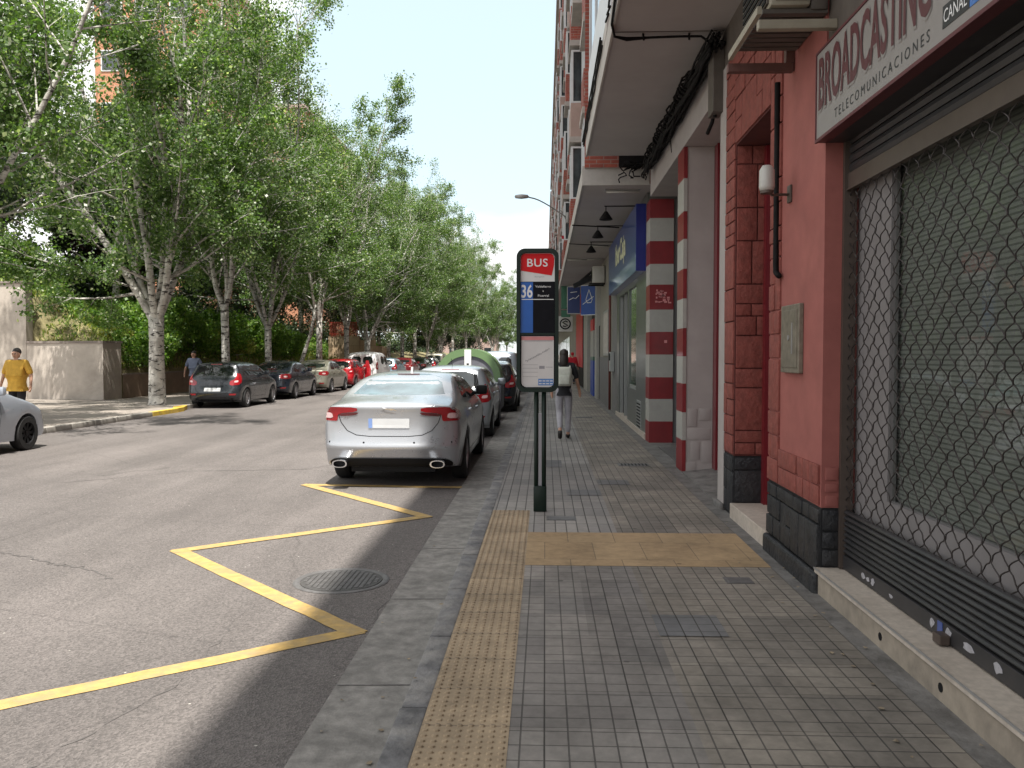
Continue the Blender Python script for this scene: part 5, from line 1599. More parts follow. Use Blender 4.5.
SPEC['hatch'] = dict(L=4.2, W=1.76, wr=.31, ya=.78, yb=3.38, zu=.2,
  prof=[(.45,.22,0,.03),(.2,.24,.05,.02),(.05,.32,.2,0),(.0,.48,.25,0),(.03,.60,.24,0),(.08,.72,.22,0),(.10,.86,.20,0),(.13,.98,.16,0),(.26,1.16,.12,-.02),(.40,1.33,.10,-.03),(.45,1.43,.04,-.05),(.75,1.475,0,-.07),(1.3,1.49,0,-.07),(1.9,1.47,0,-.07),(2.25,1.41,0,-.06),(2.6,1.22,0,-.05),(2.98,1.03,0,-.05),(3.4,.95,0,-.09),(3.8,.82,-.1,-.08),(4.08,.66,-.3,0),(4.2,.45,-.34,0),(4.15,.28,-.2,.02),(3.95,.21,0,.02),(3.8,.2,0,.02)],
  vert=[(.2,.93),(.5,.985),(.66,1.0),(.85,.99),(.97,.95),(1.15,.87),(1.32,.79),(1.42,.70),(1.5,.6)],
  rearwin=[(-.58,1.03),(.58,1.03),(.60,1.08),(.53,1.36),(-.53,1.36),(-.60,1.08)],
  side=[[(.62,1.05),(1.36,1.02),(1.42,1.38),(.95,1.38),(.68,1.22)],[(1.42,1.02),(2.70,1.0),(2.5,1.18),(2.22,1.35),(1.48,1.385)]],
  doors=[[(1.38,1.0),(1.40,.7),(1.36,.34)],[(2.58,.98),(2.6,.7),(2.56,.34)],[(.9,.75),(1.1,.45)],[(1.1,.34),(2.56,.34)]],
  handles=[(1.12,.90),(2.15,.88)], belt=1.0,
  tail=[(.50,.72),(.84,.76),(.92,.95),(.86,1.10),(.74,1.12),(.66,.93),(.50,.86)], tail_in=[(.62,.82),(.74,.83),(.76,.89),(.64,.88)], taildark=None, plate=(0,.60,.52,.11))
SPEC['sedan'] = dict(L=4.5, W=1.78, wr=.31, ya=.98, yb=3.6, zu=.2,
  prof=[(.55,.22,0,.03),(.25,.24,.05,.02),(.06,.33,.2,0),(.0,.48,.25,0),(.04,.60,.22,0),(.06,.80,.22,0),(.05,.96,.16,0),(.09,1.03,.06,-.06),(.40,1.06,0,-.08),(.66,1.09,0,-.07),(.92,1.22,0,-.045),(1.25,1.37,0,-.05),(1.6,1.455,0,-.06),(2.1,1.47,0,-.065),(2.45,1.41,0,-.055),(2.8,1.22,0,-.05),(3.2,1.03,0,-.05),(3.65,.95,0,-.10),(4.1,.83,-.1,-.1),(4.38,.66,-.3,0),(4.5,.45,-.34,0),(4.45,.28,-.2,.02),(4.25,.21,0,.02),(4.1,.2,0,.02)],
  vert=[(.2,.93),(.5,.985),(.66,1.0),(.85,.985),(.97,.94),(1.05,.89),(1.25,.80),(1.38,.70),(1.5,.58)],
  rearwin=[(-.60,1.11),(.60,1.11),(.49,1.41),(-.49,1.41)],
  side=[[(1.05,1.04),(1.75,1.02),(1.82,1.37),(1.5,1.35),(1.28,1.25)],[(1.80,1.02),(2.9,1.0),(2.75,1.16),(2.42,1.35),(1.88,1.385)]],
  doors=[[(1.15,.8),(1.3,.4)],[(1.77,1.0),(1.79,.7),(1.76,.34)],[(2.82,.98),(2.85,.7),(2.8,.34)],[(1.4,.34),(2.8,.34)]],
  handles=[(1.4,.90),(2.35,.88)], belt=1.0,
  tail=[(.46,.80),(.80,.78),(.98,.84),(.98,.94),(.80,.99),(.46,.95)], tail_in=[(.6,.84),(.74,.84),(.74,.9),(.6,.9)], taildark=None, plate=(0,.72,.52,.11))
SPEC['van'] = dict(L=4.4, W=1.82, wr=.32, ya=.85, yb=3.55, zu=.2,
  prof=[(.5,.22,0,.03),(.15,.24,.08,.02),(.0,.36,.14,0),(.0,.60,.14,0),(.05,.9,.12,0),(.08,1.3,.10,0),(.14,1.68,.08,-.04),(.32,1.81,.03,-.09),(1.0,1.85,0,-.12),(2.0,1.85,0,-.12),(2.55,1.79,0,-.10),(2.95,1.55,0,-.07),(3.35,1.22,0,-.05),(3.7,1.08,0,-.08),(4.1,.95,-.1,-.1),(4.32,.74,-.3,0),(4.4,.5,-.32,0),(4.35,.28,-.2,.02),(4.2,.21,0,.02),(4.05,.2,0,.02)],
  vert=[(.2,.94),(.5,.99),(.8,1.0),(1.1,.98),(1.5,.92),(1.75,.85),(1.9,.7)],
  rearwin=[(-.62,1.15),(-.06,1.15),(-.06,1.58),(-.58,1.58)],
  side=[[(1.15,1.15),(2.02,1.13),(2.05,1.58),(1.15,1.6)],[(2.12,1.12),(3.18,1.10),(3.0,1.3),(2.7,1.58),(2.16,1.6)]],
  doors=[[(1.05,1.7),(1.05,.4)],[(2.08,1.7),(2.08,.36)],[(3.1,1.08),(3.08,.36)]],
  handles=[(1.9,1.0),(2.35,1.0)], belt=1.1,
  tail=[(.70,.85),(.90,.85),(.93,1.25),(.78,1.28),(.72,1.15)], tail_in=[(.76,.95),(.82,.95),(.82,1.1),(.76,1.1)], taildark=None, plate=(0,.70,.52,.11))

def make_car(kind, colour, loc, label, group, cat='car', rim=None, glass=None, big=False, darkbump=False, roof_glass=False):
    S = SPEC[kind]
    e = empty('parked_car' if kind != 'van' else 'parked_van', loc, label, cat, group)
    mb, bvh, hw = car_body(S['prof'], S['W'], S['L'], S['vert'], S['ya'], S['yb'], S['wr'], S['zu'])
    body = mb.build('body', colour, e, auto=38)
    gm = glass or M['glass_car']; L = S['L']; W = S['W']
    mb = MB(); mb.box(-W*.30, W*.30, .35, L-.35, .19, .62); mb.build('underbody', M['trim_black'], e)
    mb = MB(); patch(mb, bvh, S['rearwin'], REAR, .004, .07)
    if kind == 'van': patch(mb, bvh, [(-u, v) for u, v in S['rearwin']][::-1], REAR, .004, .07)
    mb.build('rear_window', gm, e, smooth=True)
    ws = [(-W*.36,S['belt']+.06),(W*.36,S['belt']+.06),(W*.29,S['belt']+.36),(-W*.29,S['belt']+.36)]
    mb = MB(); patch(mb, bvh, ws, FRONT(L), .004, .09); mb.build('windscreen', M['glass_car'], e, smooth=True)
    for s in (1, -1):
        for q in S['side']:
            mb = MB(); patch(mb, bvh, q, SIDE(s), .004, .09); mb.build('side_window', M['glass_car'], e, smooth=True)
        mb = MB(); patch(mb, bvh, S['tail'], ANG(s), .006, .05)
        tl = mb.build('tail_light', M['lamp_red'], e, smooth=True)
        mb = MB(); patch(mb, bvh, S['tail_in'], ANG(s), .010, .05); mb.build('reflector', M['lamp_clear'], tl, smooth=True)
        if S['taildark']:
            mb = MB(); patch(mb, bvh, S['taildark'], ANG(s), .008, .05); mb.build('lamp_shadow_strip', M['lamp_dark'], tl, smooth=True)
        mb = MB(); patch(mb, bvh, [(W*.24+.05,.66),(W*.40,.68),(W*.46,.80),(W*.30,.76)], ((0,L,0),(s*math.cos(R(30)),-math.sin(R(30)),0),(0,0,1),(-s*math.sin(R(30)),-math.cos(R(30)),0)), .006, .07)
        if mb.f: mb.build('headlight', M['headlamp'], e, smooth=True)
        mb = MB()
        for dl in S['doors']: seam(mb, bvh, dl, SIDE(s))
        mb.build('door_seam', M['trim_black'], e)
        for hy, hz in S['handles']:
            x = hw(hy, hz)
            mb = MB(); mb.box(s*(x-.02), s*(x+.028), hy-.10, hy+.10, hz-.014, hz+.016, .008); mb.build('door_handle', colour, e, auto=40)
        # mirror
        my = S['side'][-1][1][0]-.22; mz = S['belt']+.05; x = hw(my, mz)
        mb = MB(); mb.box(s*(x+.05), s*(x+.23), my-.05, my+.06, mz-.03, mz+.12, .035); mb.box(s*(x-.03), s*(x+.08), my-.02, my+.03, mz-.03, mz+.02, .008)
        mb.build('mirror', [M['trim_black'] if big else colour], e, auto=40)
        for y in (S['ya'], S['yb']): make_wheel(e, s*(W/2-.115), y, S['wr'], s, rim or M['rim'], 5 if kind == 'sedan_big' else 9)
    px0, pz, pw, ph = S['plate']
    mb = MB(); patch(mb, bvh, [(-pw/2,pz-ph/2),(pw/2,pz-ph/2),(pw/2,pz+ph/2),(-pw/2,pz+ph/2)], REAR, .012, .08, 0)
    if big: 
        mb.m = 1; patch(mb, bvh, [(-pw/2+.0,pz-ph/2+.0),(-pw/2+.05,pz-ph/2),(-pw/2+.05,pz+ph/2),(-pw/2,pz+ph/2)], REAR, .014, .08, 0)
    mb.build('number_plate', [M['plate'], M['plate_blue']], e)
    mb = MB()
    hwid = W*.42
    lid = [(-hwid*.80,S['tail'][0][1]-.02),(-hwid*.72,pz-.02),(-hwid*.60,pz-.11),(-hwid*.45,pz-.125),(hwid*.45,pz-.125),(hwid*.60,pz-.11),(hwid*.72,pz-.02),(hwid*.80,S['tail'][0][1]-.02)]
    if big: lid = [(-.66,.965),(-.62,.85),(-.54,.75),(-.42,.695),(-.25,.68),(.25,.68),(.42,.695),(.54,.75),(.62,.85),(.66,.965)]
    seam(mb, bvh, lid, REAR, .009)
    mb.build('lid_seam', M['trim_black'], e)
    mb = MB()
    if big:
        patch(mb, bvh, [(-.78,.27),(.78,.27),(.80,.34),(.72,.385),(.5,.395),(-.5,.395),(-.72,.385),(-.80,.34)], REAR, .014, .05)
        mb.build('diffuser', M['trim_black'], e, smooth=True)
        for s in (1, -1):
            mb = MB()
            el = lambda a, r, t: (s*.62+.095*r*math.copysign(abs(math.cos(a))**.8, math.cos(a)), t, .335+.048*r*math.copysign(abs(math.sin(a))**.8, math.sin(a)))
            n = 22; rings = [(1.0,.12),(1.0,-.015),(.80,-.015),(.78,.10)]
            vs = [el(2*PI*k/n, r_, t) for r_, t in rings for k in range(n)]
            mb.add(vs, [(i*n+k, i*n+(k+1)%n, (i+1)*n+(k+1)%n, (i+1)*n+k) for i in range(3) for k in range(n)])
            mb.m = 1; mb.add([el(2*PI*k/n, .79, .06) for k in range(n)], [tuple(range(n))])
            mb.build('exhaust_pipe', [M['chrome'], M['black']], e, auto=40)
        # leaping emblem, badge, fin, sensors
        mb = MB()
        em = [(-.10,1.04),(-.06,1.052),(-.02,1.035),(.05,1.028),(.10,1.01),(.105,1.0),(.05,1.012),(.04,.998),(.02,1.01),(-.03,1.018),(-.06,1.03)]
        patch(mb, bvh, em, REAR, .012, .03, 0); mb.build('emblem', M['chrome'], e)
        mb = MB(); text_on(mb, 'XF', (-.60,-.0,.90), (1,0,0), (0,0,1), .085, .035, .01, 1, .0)
        mbb = MB(); 
        vs = []
        for v in mb.v:
            h = bvh.ray_cast(Vector((v[0], -3, v[2])), Vector((0,1,0))); vs.append((v[0], (h[0].y if h[0] else 0)-.006, v[2]))
        mbb.add(vs, mb.f); mbb.build('badge', M['chrome'], e)
        mb = MB()
        for sx in (-.78,-.32,.32,.78):
            h = bvh.ray_cast(Vector((sx, -3, .60)), Vector((0,1,0)))
            if h[0]: mb.lathe([(0,-.004),(.012,-.004),(.014,.003)], (sx, h[0].y, .60), 'y', 10)
        mb.build('parking_sensor', M['trim_black'], e)
        mb = MB(); mb.prism([(1.92,1.46),(2.10,1.47),(2.0,1.53),(1.95,1.53)], 'x', -.015, .015); mb.build('antenna', M['alu'], e)
        mb = MB(); seam(mb, bvh, [(-.16,1.425),(.16,1.425)], REAR, .025, .008); mb.build('brake_light', M['lamp_dark'], e)
    else:
        patch(mb, bvh, [(-W*.36,.24),(W*.36,.24),(W*.38,.34),(-W*.38,.34)], REAR, .006, .08)
        mb.build('bumper_trim', M['trim_black'], e, smooth=True)
        mb = MB(); zt_ = S['rearwin'][-3][1]+.03
        seam(mb, bvh, [(-.18,zt_),(.18,zt_)], REAR, .025, .006); mb.build('brake_light', M['lamp_red'], e)
        if kind in ('hatch', 'sedan'):
            mb = MB(); mb.tube([(0,.75 if kind == 'hatch' else 1.7,1.47),(0,.60 if kind == 'hatch' else 1.55,1.62)], .006, 5); mb.build('antenna', M['trim_black'], e)
            mb = MB()
            for s in (1, -1): patch(mb, bvh, [(W*.30,.42),(W*.40,.42),(W*.42,.47),(W*.30,.47)] if s == 1 else [(-W*.42,.47),(-W*.40,.42),(-W*.30,.42),(-W*.30,.47)], REAR, .008, .05, 0)
            mb.build('rear_reflector', M['lamp_red'], e)
    return e

silver = paint('paint_silver', (.45,.465,.49), .6, .30)
silver2 = paint('paint_silver_blue', (.38,.41,.44), .55, .32)
dgrey = paint('paint_dark_grey', (.022,.026,.032), .3, .25)
dblue = paint('paint_dark_blue', (.012,.017,.028), .3, .25)
beige = paint('paint_beige', (.30,.29,.235), .5, .32)
red = paint('paint_red', (.40,.008,.014), .1, .28)
white = paint('paint_white', (.72,.72,.72), .0, .35)
bluegrey = paint('paint_blue_grey', (.20,.27,.32), .4, .3)
black = paint('paint_black', (.010,.011,.016), .2, .22)
lsil = paint('paint_pale_silver', (.42,.46,.52), .45, .32)
GR = 'cars parked on the right side'; GL = 'cars parked on the left side'
make_car('sedan_big', silver, (-1.97, 10.6, RZ), 'large silver saloon parked nearest, seen from behind on the right side', GR, big=True, glass=M['glass_car_pale'])
cs2 = make_car('hatch', silver2, (-1.94, 17.0, RZ), 'silver hatchback parked just ahead of the large silver saloon', GR)
cbk = make_car('hatch', black, (-1.70, 24.8, RZ), 'black hatchback parked beyond the green lidded container', GR)
c1 = make_car('hatch', dgrey, (-10.46, 26.3, RZ), 'dark grey hatchback parked first in the left row, by the big poplar', GL)
c2 = make_car('sedan', dblue, (-10.48, 31.5, RZ), 'dark blue saloon parked second in the left row', GL)
c3 = make_car('sedan', beige, (-10.36, 36.6, RZ), 'beige green saloon parked between the dark saloon and the red car', GL)
c4 = make_car('hatch', red, (-10.4, 41.9, RZ), 'bright red hatchback parked with its door open before the white van', GL)
c5 = make_car('van', white, (-10.25, 47.2, RZ), 'white panel van parked beyond the red hatchback', GL, cat='van')
# red car's open door
mb = MB(); mb.box(.90, 1.22, 2.60, 2.66, .34, .98, .02); mb.prism([(.92,.98),(1.2,.98),(1.1,1.38),(.96,1.38)], 'y', 2.61, 2.65)
tag(mb.build('open_door', red, c4, auto=40), 'red car door standing open')
near = make_car('hatch', lsil, (-10.1, 11.45, RZ), 'pale silver car cut by the left edge of the picture', GL, rim=M['trim_black'])
def recolour(o, frm, to):
    for ch in o.children:
        if ch.type == 'MESH' and ch.data.materials and ch.data.materials[0] == frm:
            ch.data = ch.data.copy(); ch.data.materials[0] = to
def dupcar(src, frm, to, loc, label, g):
    c = copy_tree(src); c.location = loc; c['label'] = label; c['group'] = g; recolour(c, frm, to); return c
dupcar(c1, dgrey, bluegrey, (-10.2, 53.2, RZ), 'blue grey hatchback just beyond the white van', GL)
dred = paint('paint_dark_red', (.16,.012,.018), .2, .3)
dupcar(c2, dblue, dred, (-10.1, 58.6, RZ), 'small looking dark red saloon beyond the blue grey hatchback', GL)
dupcar(c2, dblue, dgrey, (-9.9, 64.0, RZ), 'dark grey saloon farther down the left row', GL)
dupcar(c1, dgrey, black, (-9.8, 69.3, RZ), 'black hatchback just before the pale off-road car', GL)
suv = dupcar(c5, white, beige, (-9.9, 75.5, RZ), 'pale tall off-road car far down the left row', GL); suv['category'] = 'car'; suv.name = 'parked_car'
dupcar(c1, dgrey, white, (-9.7, 82, RZ), 'white hatchback barely visible behind the pale off-road car', GL)
dupcar(c5, white, lsil, (-2.0, 35.5, RZ), 'pale blue van roof showing beyond the black hatchback', GR)['category'] = 'van'
dupcar(c2, dblue, silver2, (-1.95, 29.9, RZ), 'dark roofed saloon beyond the black hatchback', GR)
dupcar(c1, dgrey, silver2, (-2.0, 47, RZ), 'distant silver hatchback on the right side', GR)

# ------------------------------------------------------------------ green dome container
ct = empty('waste_container', (-2.0, 22.0, RZ), 'recycling container with a rounded green lid and grey front', 'container')
Wc, Dc = 1.75, 1.35
def dome(x, top=1.86, base=1.0):
    return base + (top-base)*math.sqrt(max(0, 1-(abs(x)/(Wc/2))**2.3))
mb = MB(); n = 30
o_ = [(-Wc/2+Wc*i/n) for i in range(n+1)]
outer = [(x, dome(x)) for x in o_]; inner = [(x*.80, .98+(dome(x)-1.0)*.80) for x in o_]
vs = [(x, 0, z) for x, z in outer]+[(x, 0, z) for x, z in inner]+[(x, Dc, z) for x, z in outer]+[(x,Dc,z) for x,z in inner]
m_ = n+1; fs = []
for i in range(n): fs += [(i, i+1, m_+i+1, m_+i), (i, 2*m_+i, 2*m_+i+1, i+1), (2*m_+i, 3*m_+i, 3*m_+i+1, 2*m_+i+1)]
mb.add(vs, fs); mb.build('lid', M['green_lid'], ct, auto=50)
mb = MB(); mb.prism([(x*.995, z-.004) for x, z in inner] + [(inner[-1][0], .6), (inner[0][0], .6)], 'y', .04, Dc-.04); mb.build('front_panel', M['bin_grey'], ct)
mb = MB(); mb.box(-Wc/2, Wc/2, -.02, Dc+.02, .28, 1.0, .05); mb.box(-Wc/2-.06, Wc/2+.06, -.04, .04, .93, 1.0, .01); mb.build('body', M['bin_grey'], ct, auto=40)
mb = MB(); mb.box(-.09, .09, -.03, .03, 1.0, 1.83, .01); mb.m = 1; mb.box(-.03, .03, -.035, -.029, 1.42, 1.48); mb.build('label_strip', [M['bus_white'], M['black']], ct)
for sx in (-.7, .7):
    mb = MB(); mb.box(sx-.08, sx+.08, .1, Dc-.1, 0, .285, .02); mb.build('foot', M['trim_black'], ct)

# ------------------------------------------------------------------ people
def skin_mesh(name, V_, E_, m, parent, sub=2, root=0):
    me = bpy.data.meshes.new(name)
    me.from_pydata([v[0] for v in V_], E_, [])
    o = bpy.data.objects.new('tmp_skin', me); col.objects.link(o)
    md = o.modifiers.new('s', 'SKIN')
    for i, v in enumerate(V_):
        r_ = v[1]; me.skin_vertices[0].data[i].radius = (r_, r_) if not isinstance(r_, tuple) else r_
        me.skin_vertices[0].data[i].use_root = (i == root)
    md.use_smooth_shade = True
    s2 = o.modifiers.new('u', 'SUBSURF'); s2.levels = sub; s2.render_levels = sub
    dg = bpy.context.evaluated_depsgraph_get()
    me2 = bpy.data.meshes.new_from_object(o.evaluated_get(dg))
    bpy.data.objects.remove(o); me2.name = name
    me2.materials.clear()
    me2.polygons.foreach_set('use_smooth', [True]*len(me2.polygons))
    return link_mesh(name, me2, m, parent)

def person(loc, rz, label, top, bottom, pose, h=1.7, fat=1.0, long_hair=False, sleeves='short', hairm='hair'):
    e = empty('person', loc, label, 'person', None, rz)
    s = h/1.7
    J = dict(pel=(0,0,.92), sp=(0,.01,1.10), ch=(0,.0,1.30), nk=(0,0,1.46), nk2=(0,.01,1.52), h1=(0,.02,1.57), h2=(0,.015,1.63), h3=(0,.01,1.675))
    for k_ in ('l', 'r'):
        q = -1 if k_ == 'l' else 1
        J['sh'+k_] = (q*.175*fat**.5, 0, 1.405)
        J['hp'+k_] = (q*.09*fat**.5, 0, .88)
    J.update(pose)
    names = list(J)
    rad = dict(pel=(.135*fat,.11*fat), sp=(.12*fat,.10*fat), ch=(.145*fat,.105*fat), nk=.06, nk2=.052, h1=(.066,.075), h2=(.078,.09), h3=(.06,.07))
    for k_ in 'lr':
        rad.update({'sh'+k_:.058*fat**.4, 'el'+k_:.040, 'wr'+k_:.027, 'hd'+k_:(.036,.02), 'hp'+k_:.088*fat**.5, 'kn'+k_:.056, 'an'+k_:.036, 'ft'+k_:.040, 'to'+k_:.03})
    P_ = {n_: Vector(v)*s for n_, v in J.items()}
    def chain(keys, edges, grow=0, extra=()):
        idx = {k_: i for i, k_ in enumerate(keys)}
        V_ = []
        for k_ in keys:
            r_ = rad[k_]; r_ = tuple((x+grow)*s for x in r_) if isinstance(r_, tuple) else (r_+grow)*s
            V_.append((tuple(P_[k_]), r_))
        E_ = [(idx[a], idx[b]) for a, b in edges]
        for (a, p_, r_) in extra:
            V_.append((tuple(p_), r_*s)); E_.append((idx[a], len(V_)-1))
        return V_, E_
    keys = ['pel','sp','ch','nk','nk2','h1','h2','h3']+[a+k_ for k_ in 'lr' for a in ('sh','el','wr','hd','hp','kn','an','ft','to')]
    ed = [('pel','sp'),('sp','ch'),('ch','nk'),('nk','nk2'),('nk2','h1'),('h1','h2'),('h2','h3')]
    for k_ in 'lr':
        ed += [('ch','sh'+k_),('sh'+k_,'el'+k_),('el'+k_,'wr'+k_),('wr'+k_,'hd'+k_),('pel','hp'+k_),('hp'+k_,'kn'+k_),('kn'+k_,'an'+k_),('an'+k_,'ft'+k_),('ft'+k_,'to'+k_)]
    ex = []
    for k_ in 'lr':
        q = -1 if k_ == 'l' else 1
        hd = P_['hd'+k_]; d = (P_['hd'+k_]-P_['wr'+k_]).normalized()
        side = Vector((0, 1, 0)) - d*d.y; side.normalize()
        for j, (o2, ln) in enumerate(((-.030,.065),(-.010,.075),(.010,.078),(.030,.07))):
            ex.append(('hd'+k_, hd + side*o2*s + d*ln*s + Vector((-q*.012*s,0,0)), .0095))
        ex.append(('wr'+k_, P_['wr'+k_] + side*.042*s + d*.065*s, .011))
    # nose and ears
    ex.append(('h1', P_['h1'] + Vector((0,.105,.015))*s, .012))
    for q in (-1, 1): ex.append(('h1', P_['h1'] + Vector((q*.082,0,.02))*s, .014))
    V_, E_ = chain(keys, ed, 0, ex)
    body = skin_mesh('body', V_, E_, M['skin'], e)
    # eyes and mouth
    mb = MB()
    for q in (-1, 1): mb.lathe([(0,.012),(.009,.008),(.012,0),(.009,-.008),(0,-.012)], tuple(P_['h1']+Vector((q*.028,.083,.035))*s), 'y', 8)
    mb.box(-.022*s, .022*s, P_['h1'].y+.074*s, P_['h1'].y+.088*s, P_['h1'].z-.036*s, P_['h1'].z-.030*s)
    mb.build('face_features', M['hair'], e, smooth=True)
    # clothes
    tk = ['pel','sp','ch','nk']+[a+k_ for k_ in 'lr' for a in ('sh','el')]; te = [('pel','sp'),('sp','ch'),('ch','nk')]
    for k_ in 'lr': te += [('ch','sh'+k_),('sh'+k_,'el'+k_)]
    if sleeves == 'long':
        tk += ['wrl','wrr']; te += [('ell','wrl'),('elr','wrr')]
    rad['nk'] = .055
    P_['pel'] = Vector((0,0,.90))*s; rad['pel'] = (.128*fat,.105*fat)
    P_['pel'] = Vector((0,0,.97))*s; P_['hem'] = Vector((0,0,.875))*s; rad['hem'] = (.118*fat,.10*fat)
    tk.append('hem'); te.append(('pel','hem'))
    V_, E_ = chain(tk, te, .024)
    skin_mesh('top', V_, E_, M[top], e)
    bk = ['pel']+[a+k_ for k_ in 'lr' for a in ('hp','kn','an')]; be = []
    for k_ in 'lr': be += [('pel','hp'+k_),('hp'+k_,'kn'+k_),('kn'+k_,'an'+k_)]
    P_['pel'] = Vector((0,0,.90))*s; P_['wst'] = Vector((0,0,1.06))*s; rad['wst'] = (.115*fat,.095*fat); rad['pel'] = (.115*fat,.10*fat)
    bk.append('wst'); be.append(('pel','wst'))
    V_, E_ = chain(bk, be, .014)
    skin_mesh('trousers', V_, E_, M[bottom], e)
    for k_ in 'lr':
        V_, E_ = chain(['an'+k_,'ft'+k_,'to'+k_], [('an'+k_,'ft'+k_),('ft'+k_,'to'+k_)], .010)
        skin_mesh('shoe', V_, E_, M['shoe'], e)
    # hair: a lumpy cap, with a mane when long
    c = P_['h2']; rr = random.Random(5)
    mb = MB()
    def blob(ctr, rx, ry, rz2, zmin=-9):
        n1, n2 = 14, 9; vs = []
        for a_ in range(n2+1):
            ph = PI*a_/n2
            for b_ in range(n1):
                th = 2*PI*b_/n1; k2 = rr.uniform(.95, 1.06)
                vs.append((ctr[0]+rx*k2*math.sin(ph)*math.cos(th), ctr[1]+ry*k2*math.sin(ph)*math.sin(th), max(ctr[2]+rz2*math.cos(ph), zmin)))
        mb.add(vs, [(a_*n1+b_, a_*n1+(b_+1)%n1, (a_+1)*n1+(b_+1)%n1, (a_+1)*n1+b_) for a_ in range(n2) for b_ in range(n1)])
    blob((c.x, c.y-.022*s, c.z+.018*s), .088*s, .094*s, .092*s)
    if long_hair:
        blob((c.x, c.y-.065*s, c.z-.10*s), .088*s, .055*s, .16*s)
    mb.build('hair', M[hairm], e, smooth=True)
    return e
# woman walking away with a backpack
wpose = dict(hpl=(-.09,0,.88), knl=(-.085,.06,.50), anl=(-.08,-.30,.20), ftl=(-.08,-.33,.13), tol=(-.08,-.28,.02),
             hpr=(.09,0,.88), knr=(.085,.10,.48), anr=(.08,.06,.10), ftr=(.08,.07,.045), tor=(.085,.21,.035),
             ell=(-.235,-.06,1.13), wrl=(-.235,.04,.93), hdl=(-.235,.06,.85),
             elr=(.245,.01,1.14), wrr=(.30,.10,.94), hdr=(.315,.13,.86))
wm = person((.36, 16.1, 0), 0, 'woman in black top and pale trousers walking away with a white backpack', 'cloth_black', 'cloth_grey', wpose, h=1.66, fat=.95, long_hair=True)
bp = empty('backpack', (.36, 15.93, 1.0), 'small off white backpack on the back of the walking woman', 'backpack')
mb = MB(); mb.box(-.14, .14, -.09, .05, .0, .36, .05); mb.build('bag', M['bag_white'], bp, auto=50)
mb = MB(); mb.box(-.10, .10, -.125, -.088, .03, .20, .02); mb.build('pocket', M['bag_white'], bp, auto=50)
for q in (-1, 1):
    mb = MB(); mb.tube([(q*.10,.05,.05),(q*.17,.12,.15),(q*.15,.22,.30),(q*.12,.18,.41),(q*.10,.05,.34)], .018, 6); mb.build('strap', M['bag_white'], bp, smooth=True)
# man in yellow shirt (left)
mp = dict(knl=(-.11,.05,.50), anl=(-.12,-.02,.10), ftl=(-.12,.0,.045), tol=(-.13,.14,.035), knr=(.11,.0,.50), anr=(.12,-.12,.11), ftr=(.12,-.11,.05), tor=(.12,.03,.035),
          ell=(-.30,-.02,1.14), wrl=(-.33,.05,.92), hdl=(-.33,.07,.84), elr=(.30,.0,1.14), wrr=(.32,.08,.92), hdr=(.315,.11,.84))
person((-11.5, 18.1, 0), PI, 'heavy man in yellow shirt and dark trousers on the left footway', 'shirt_yellow', 'cloth_black', mp, h=1.70, fat=1.3)
person((-12.65, 30.2, 0), PI, 'man in blue shirt beside the dark grey hatchback, by the low wall', 'cloth_blue', 'cloth_navy', mp, h=1.68, fat=1.05)
person((1.45, 45, 0), 0, 'distant person in red top walking under the overhang', 'cloth_red', 'cloth_navy', {k: tuple(np.array(v)*np.array([1,1,1])) for k, v in wpose.items()}, h=1.66, fat=1.2, hairm='cloth_red', sleeves='long')

# ------------------------------------------------------------------ light, sky, camera
SUN_EL, SUN_AZ = 67, 180-14.5      # azimuth measured from +Y towards +X
sd = Vector((math.sin(R(SUN_AZ))*math.cos(R(SUN_EL)), math.cos(R(SUN_AZ))*math.cos(R(SUN_EL)), math.sin(R(SUN_EL))))
ld = bpy.data.lights.new('sun', 'SUN'); ld.energy = 4.6; ld.angle = R(.53); ld.color = (1, .955, .88)
lo = bpy.data.objects.new('sun', ld); lo.rotation_euler = (-sd).to_track_quat('-Z', 'Y').to_euler(); lo.location = (0,0,40); col.objects.link(lo)

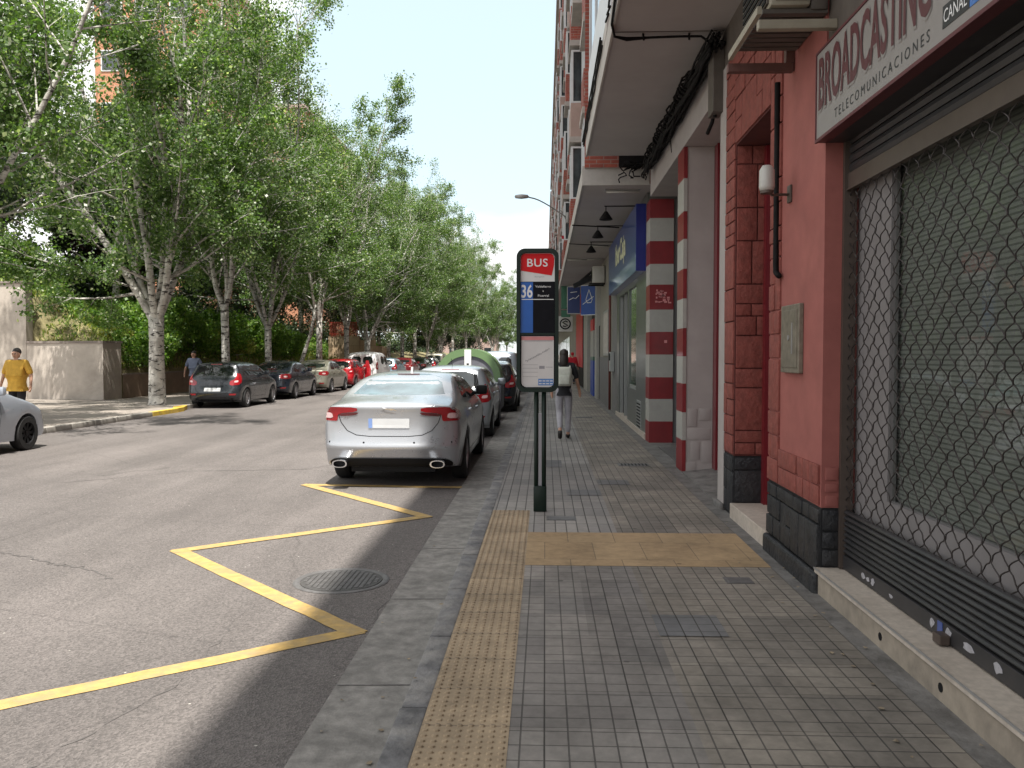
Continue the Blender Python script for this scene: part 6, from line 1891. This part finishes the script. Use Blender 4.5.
wd = bpy.data.worlds.new('World'); scene.world = wd; wd.use_nodes = True
nt = wd.node_tree; bg = nt.nodes['Background']
sky = nt.nodes.new('ShaderNodeTexSky'); sky.sky_type = 'NISHITA'; sky.sun_disc = False
sky.sun_elevation = R(SUN_EL); sky.sun_rotation = R(SUN_AZ); sky.air_density = 1.0; sky.dust_density = 1.2; sky.ozone_density = 1.2
tc = nt.nodes.new('ShaderNodeTexCoord')
mp_ = nt.nodes.new('ShaderNodeMapping'); mp_.inputs['Scale'].default_value = (1.0, 1.0, 2.2); mp_.inputs['Location'].default_value = (.35, .2, .15)
nt.links.new(tc.outputs['Generated'], mp_.inputs['Vector'])
f1_ = noise(nt, 1.9, 7, .55, mp_.outputs[0], .35)
cl = ramp(nt, f1_, .34, .50)
vm = nt.nodes.new('ShaderNodeVectorMath'); vm.operation = 'DOT_PRODUCT'
g0 = Vector((-.07, 1, .36)).normalized(); vm.inputs[1].default_value = g0
nt.links.new(tc.outputs['Generated'], vm.inputs[0])
wob = nt.nodes.new('ShaderNodeMath'); wob.operation = 'MULTIPLY_ADD'; wob.inputs[1].default_value = .03
nt.links.new(f1_, wob.inputs[0]); nt.links.new(vm.outputs['Value'], wob.inputs[2])
gap = ramp(nt, wob.outputs[0], .988, 1.006, (0,0,0), (1,1,1))
skyp = mixc(nt, .5, sky.outputs[0], (5.6, 7.0, 7.1))
cl2 = mixc(nt, gap, cl, (.12,.12,.12))
cm = mixc(nt, cl2, skyp, (7.4, 7.35, 7.35))
nt.links.new(cm, bg.inputs['Color']); bg.inputs['Strength'].default_value = .10

cam = bpy.data.cameras.new('camera'); cam.sensor_width = 36; cam.lens = 850/1024*36; cam.clip_start = .05; cam.clip_end = 4000
co = bpy.data.objects.new('camera', cam); co.location = (0, 0, 1.6); co.rotation_euler = (R(90-2.02), 0, R(2.22)); col.objects.link(co)
scene.camera = co
scene.view_settings.view_transform = 'Standard'; scene.view_settings.look = 'None'
scene.view_settings.exposure = 1.0; scene.view_settings.gamma = 1
scene.cycles.max_bounces = 6; scene.cycles.transparent_max_bounces = 8
scene.cycles.use_denoising = True
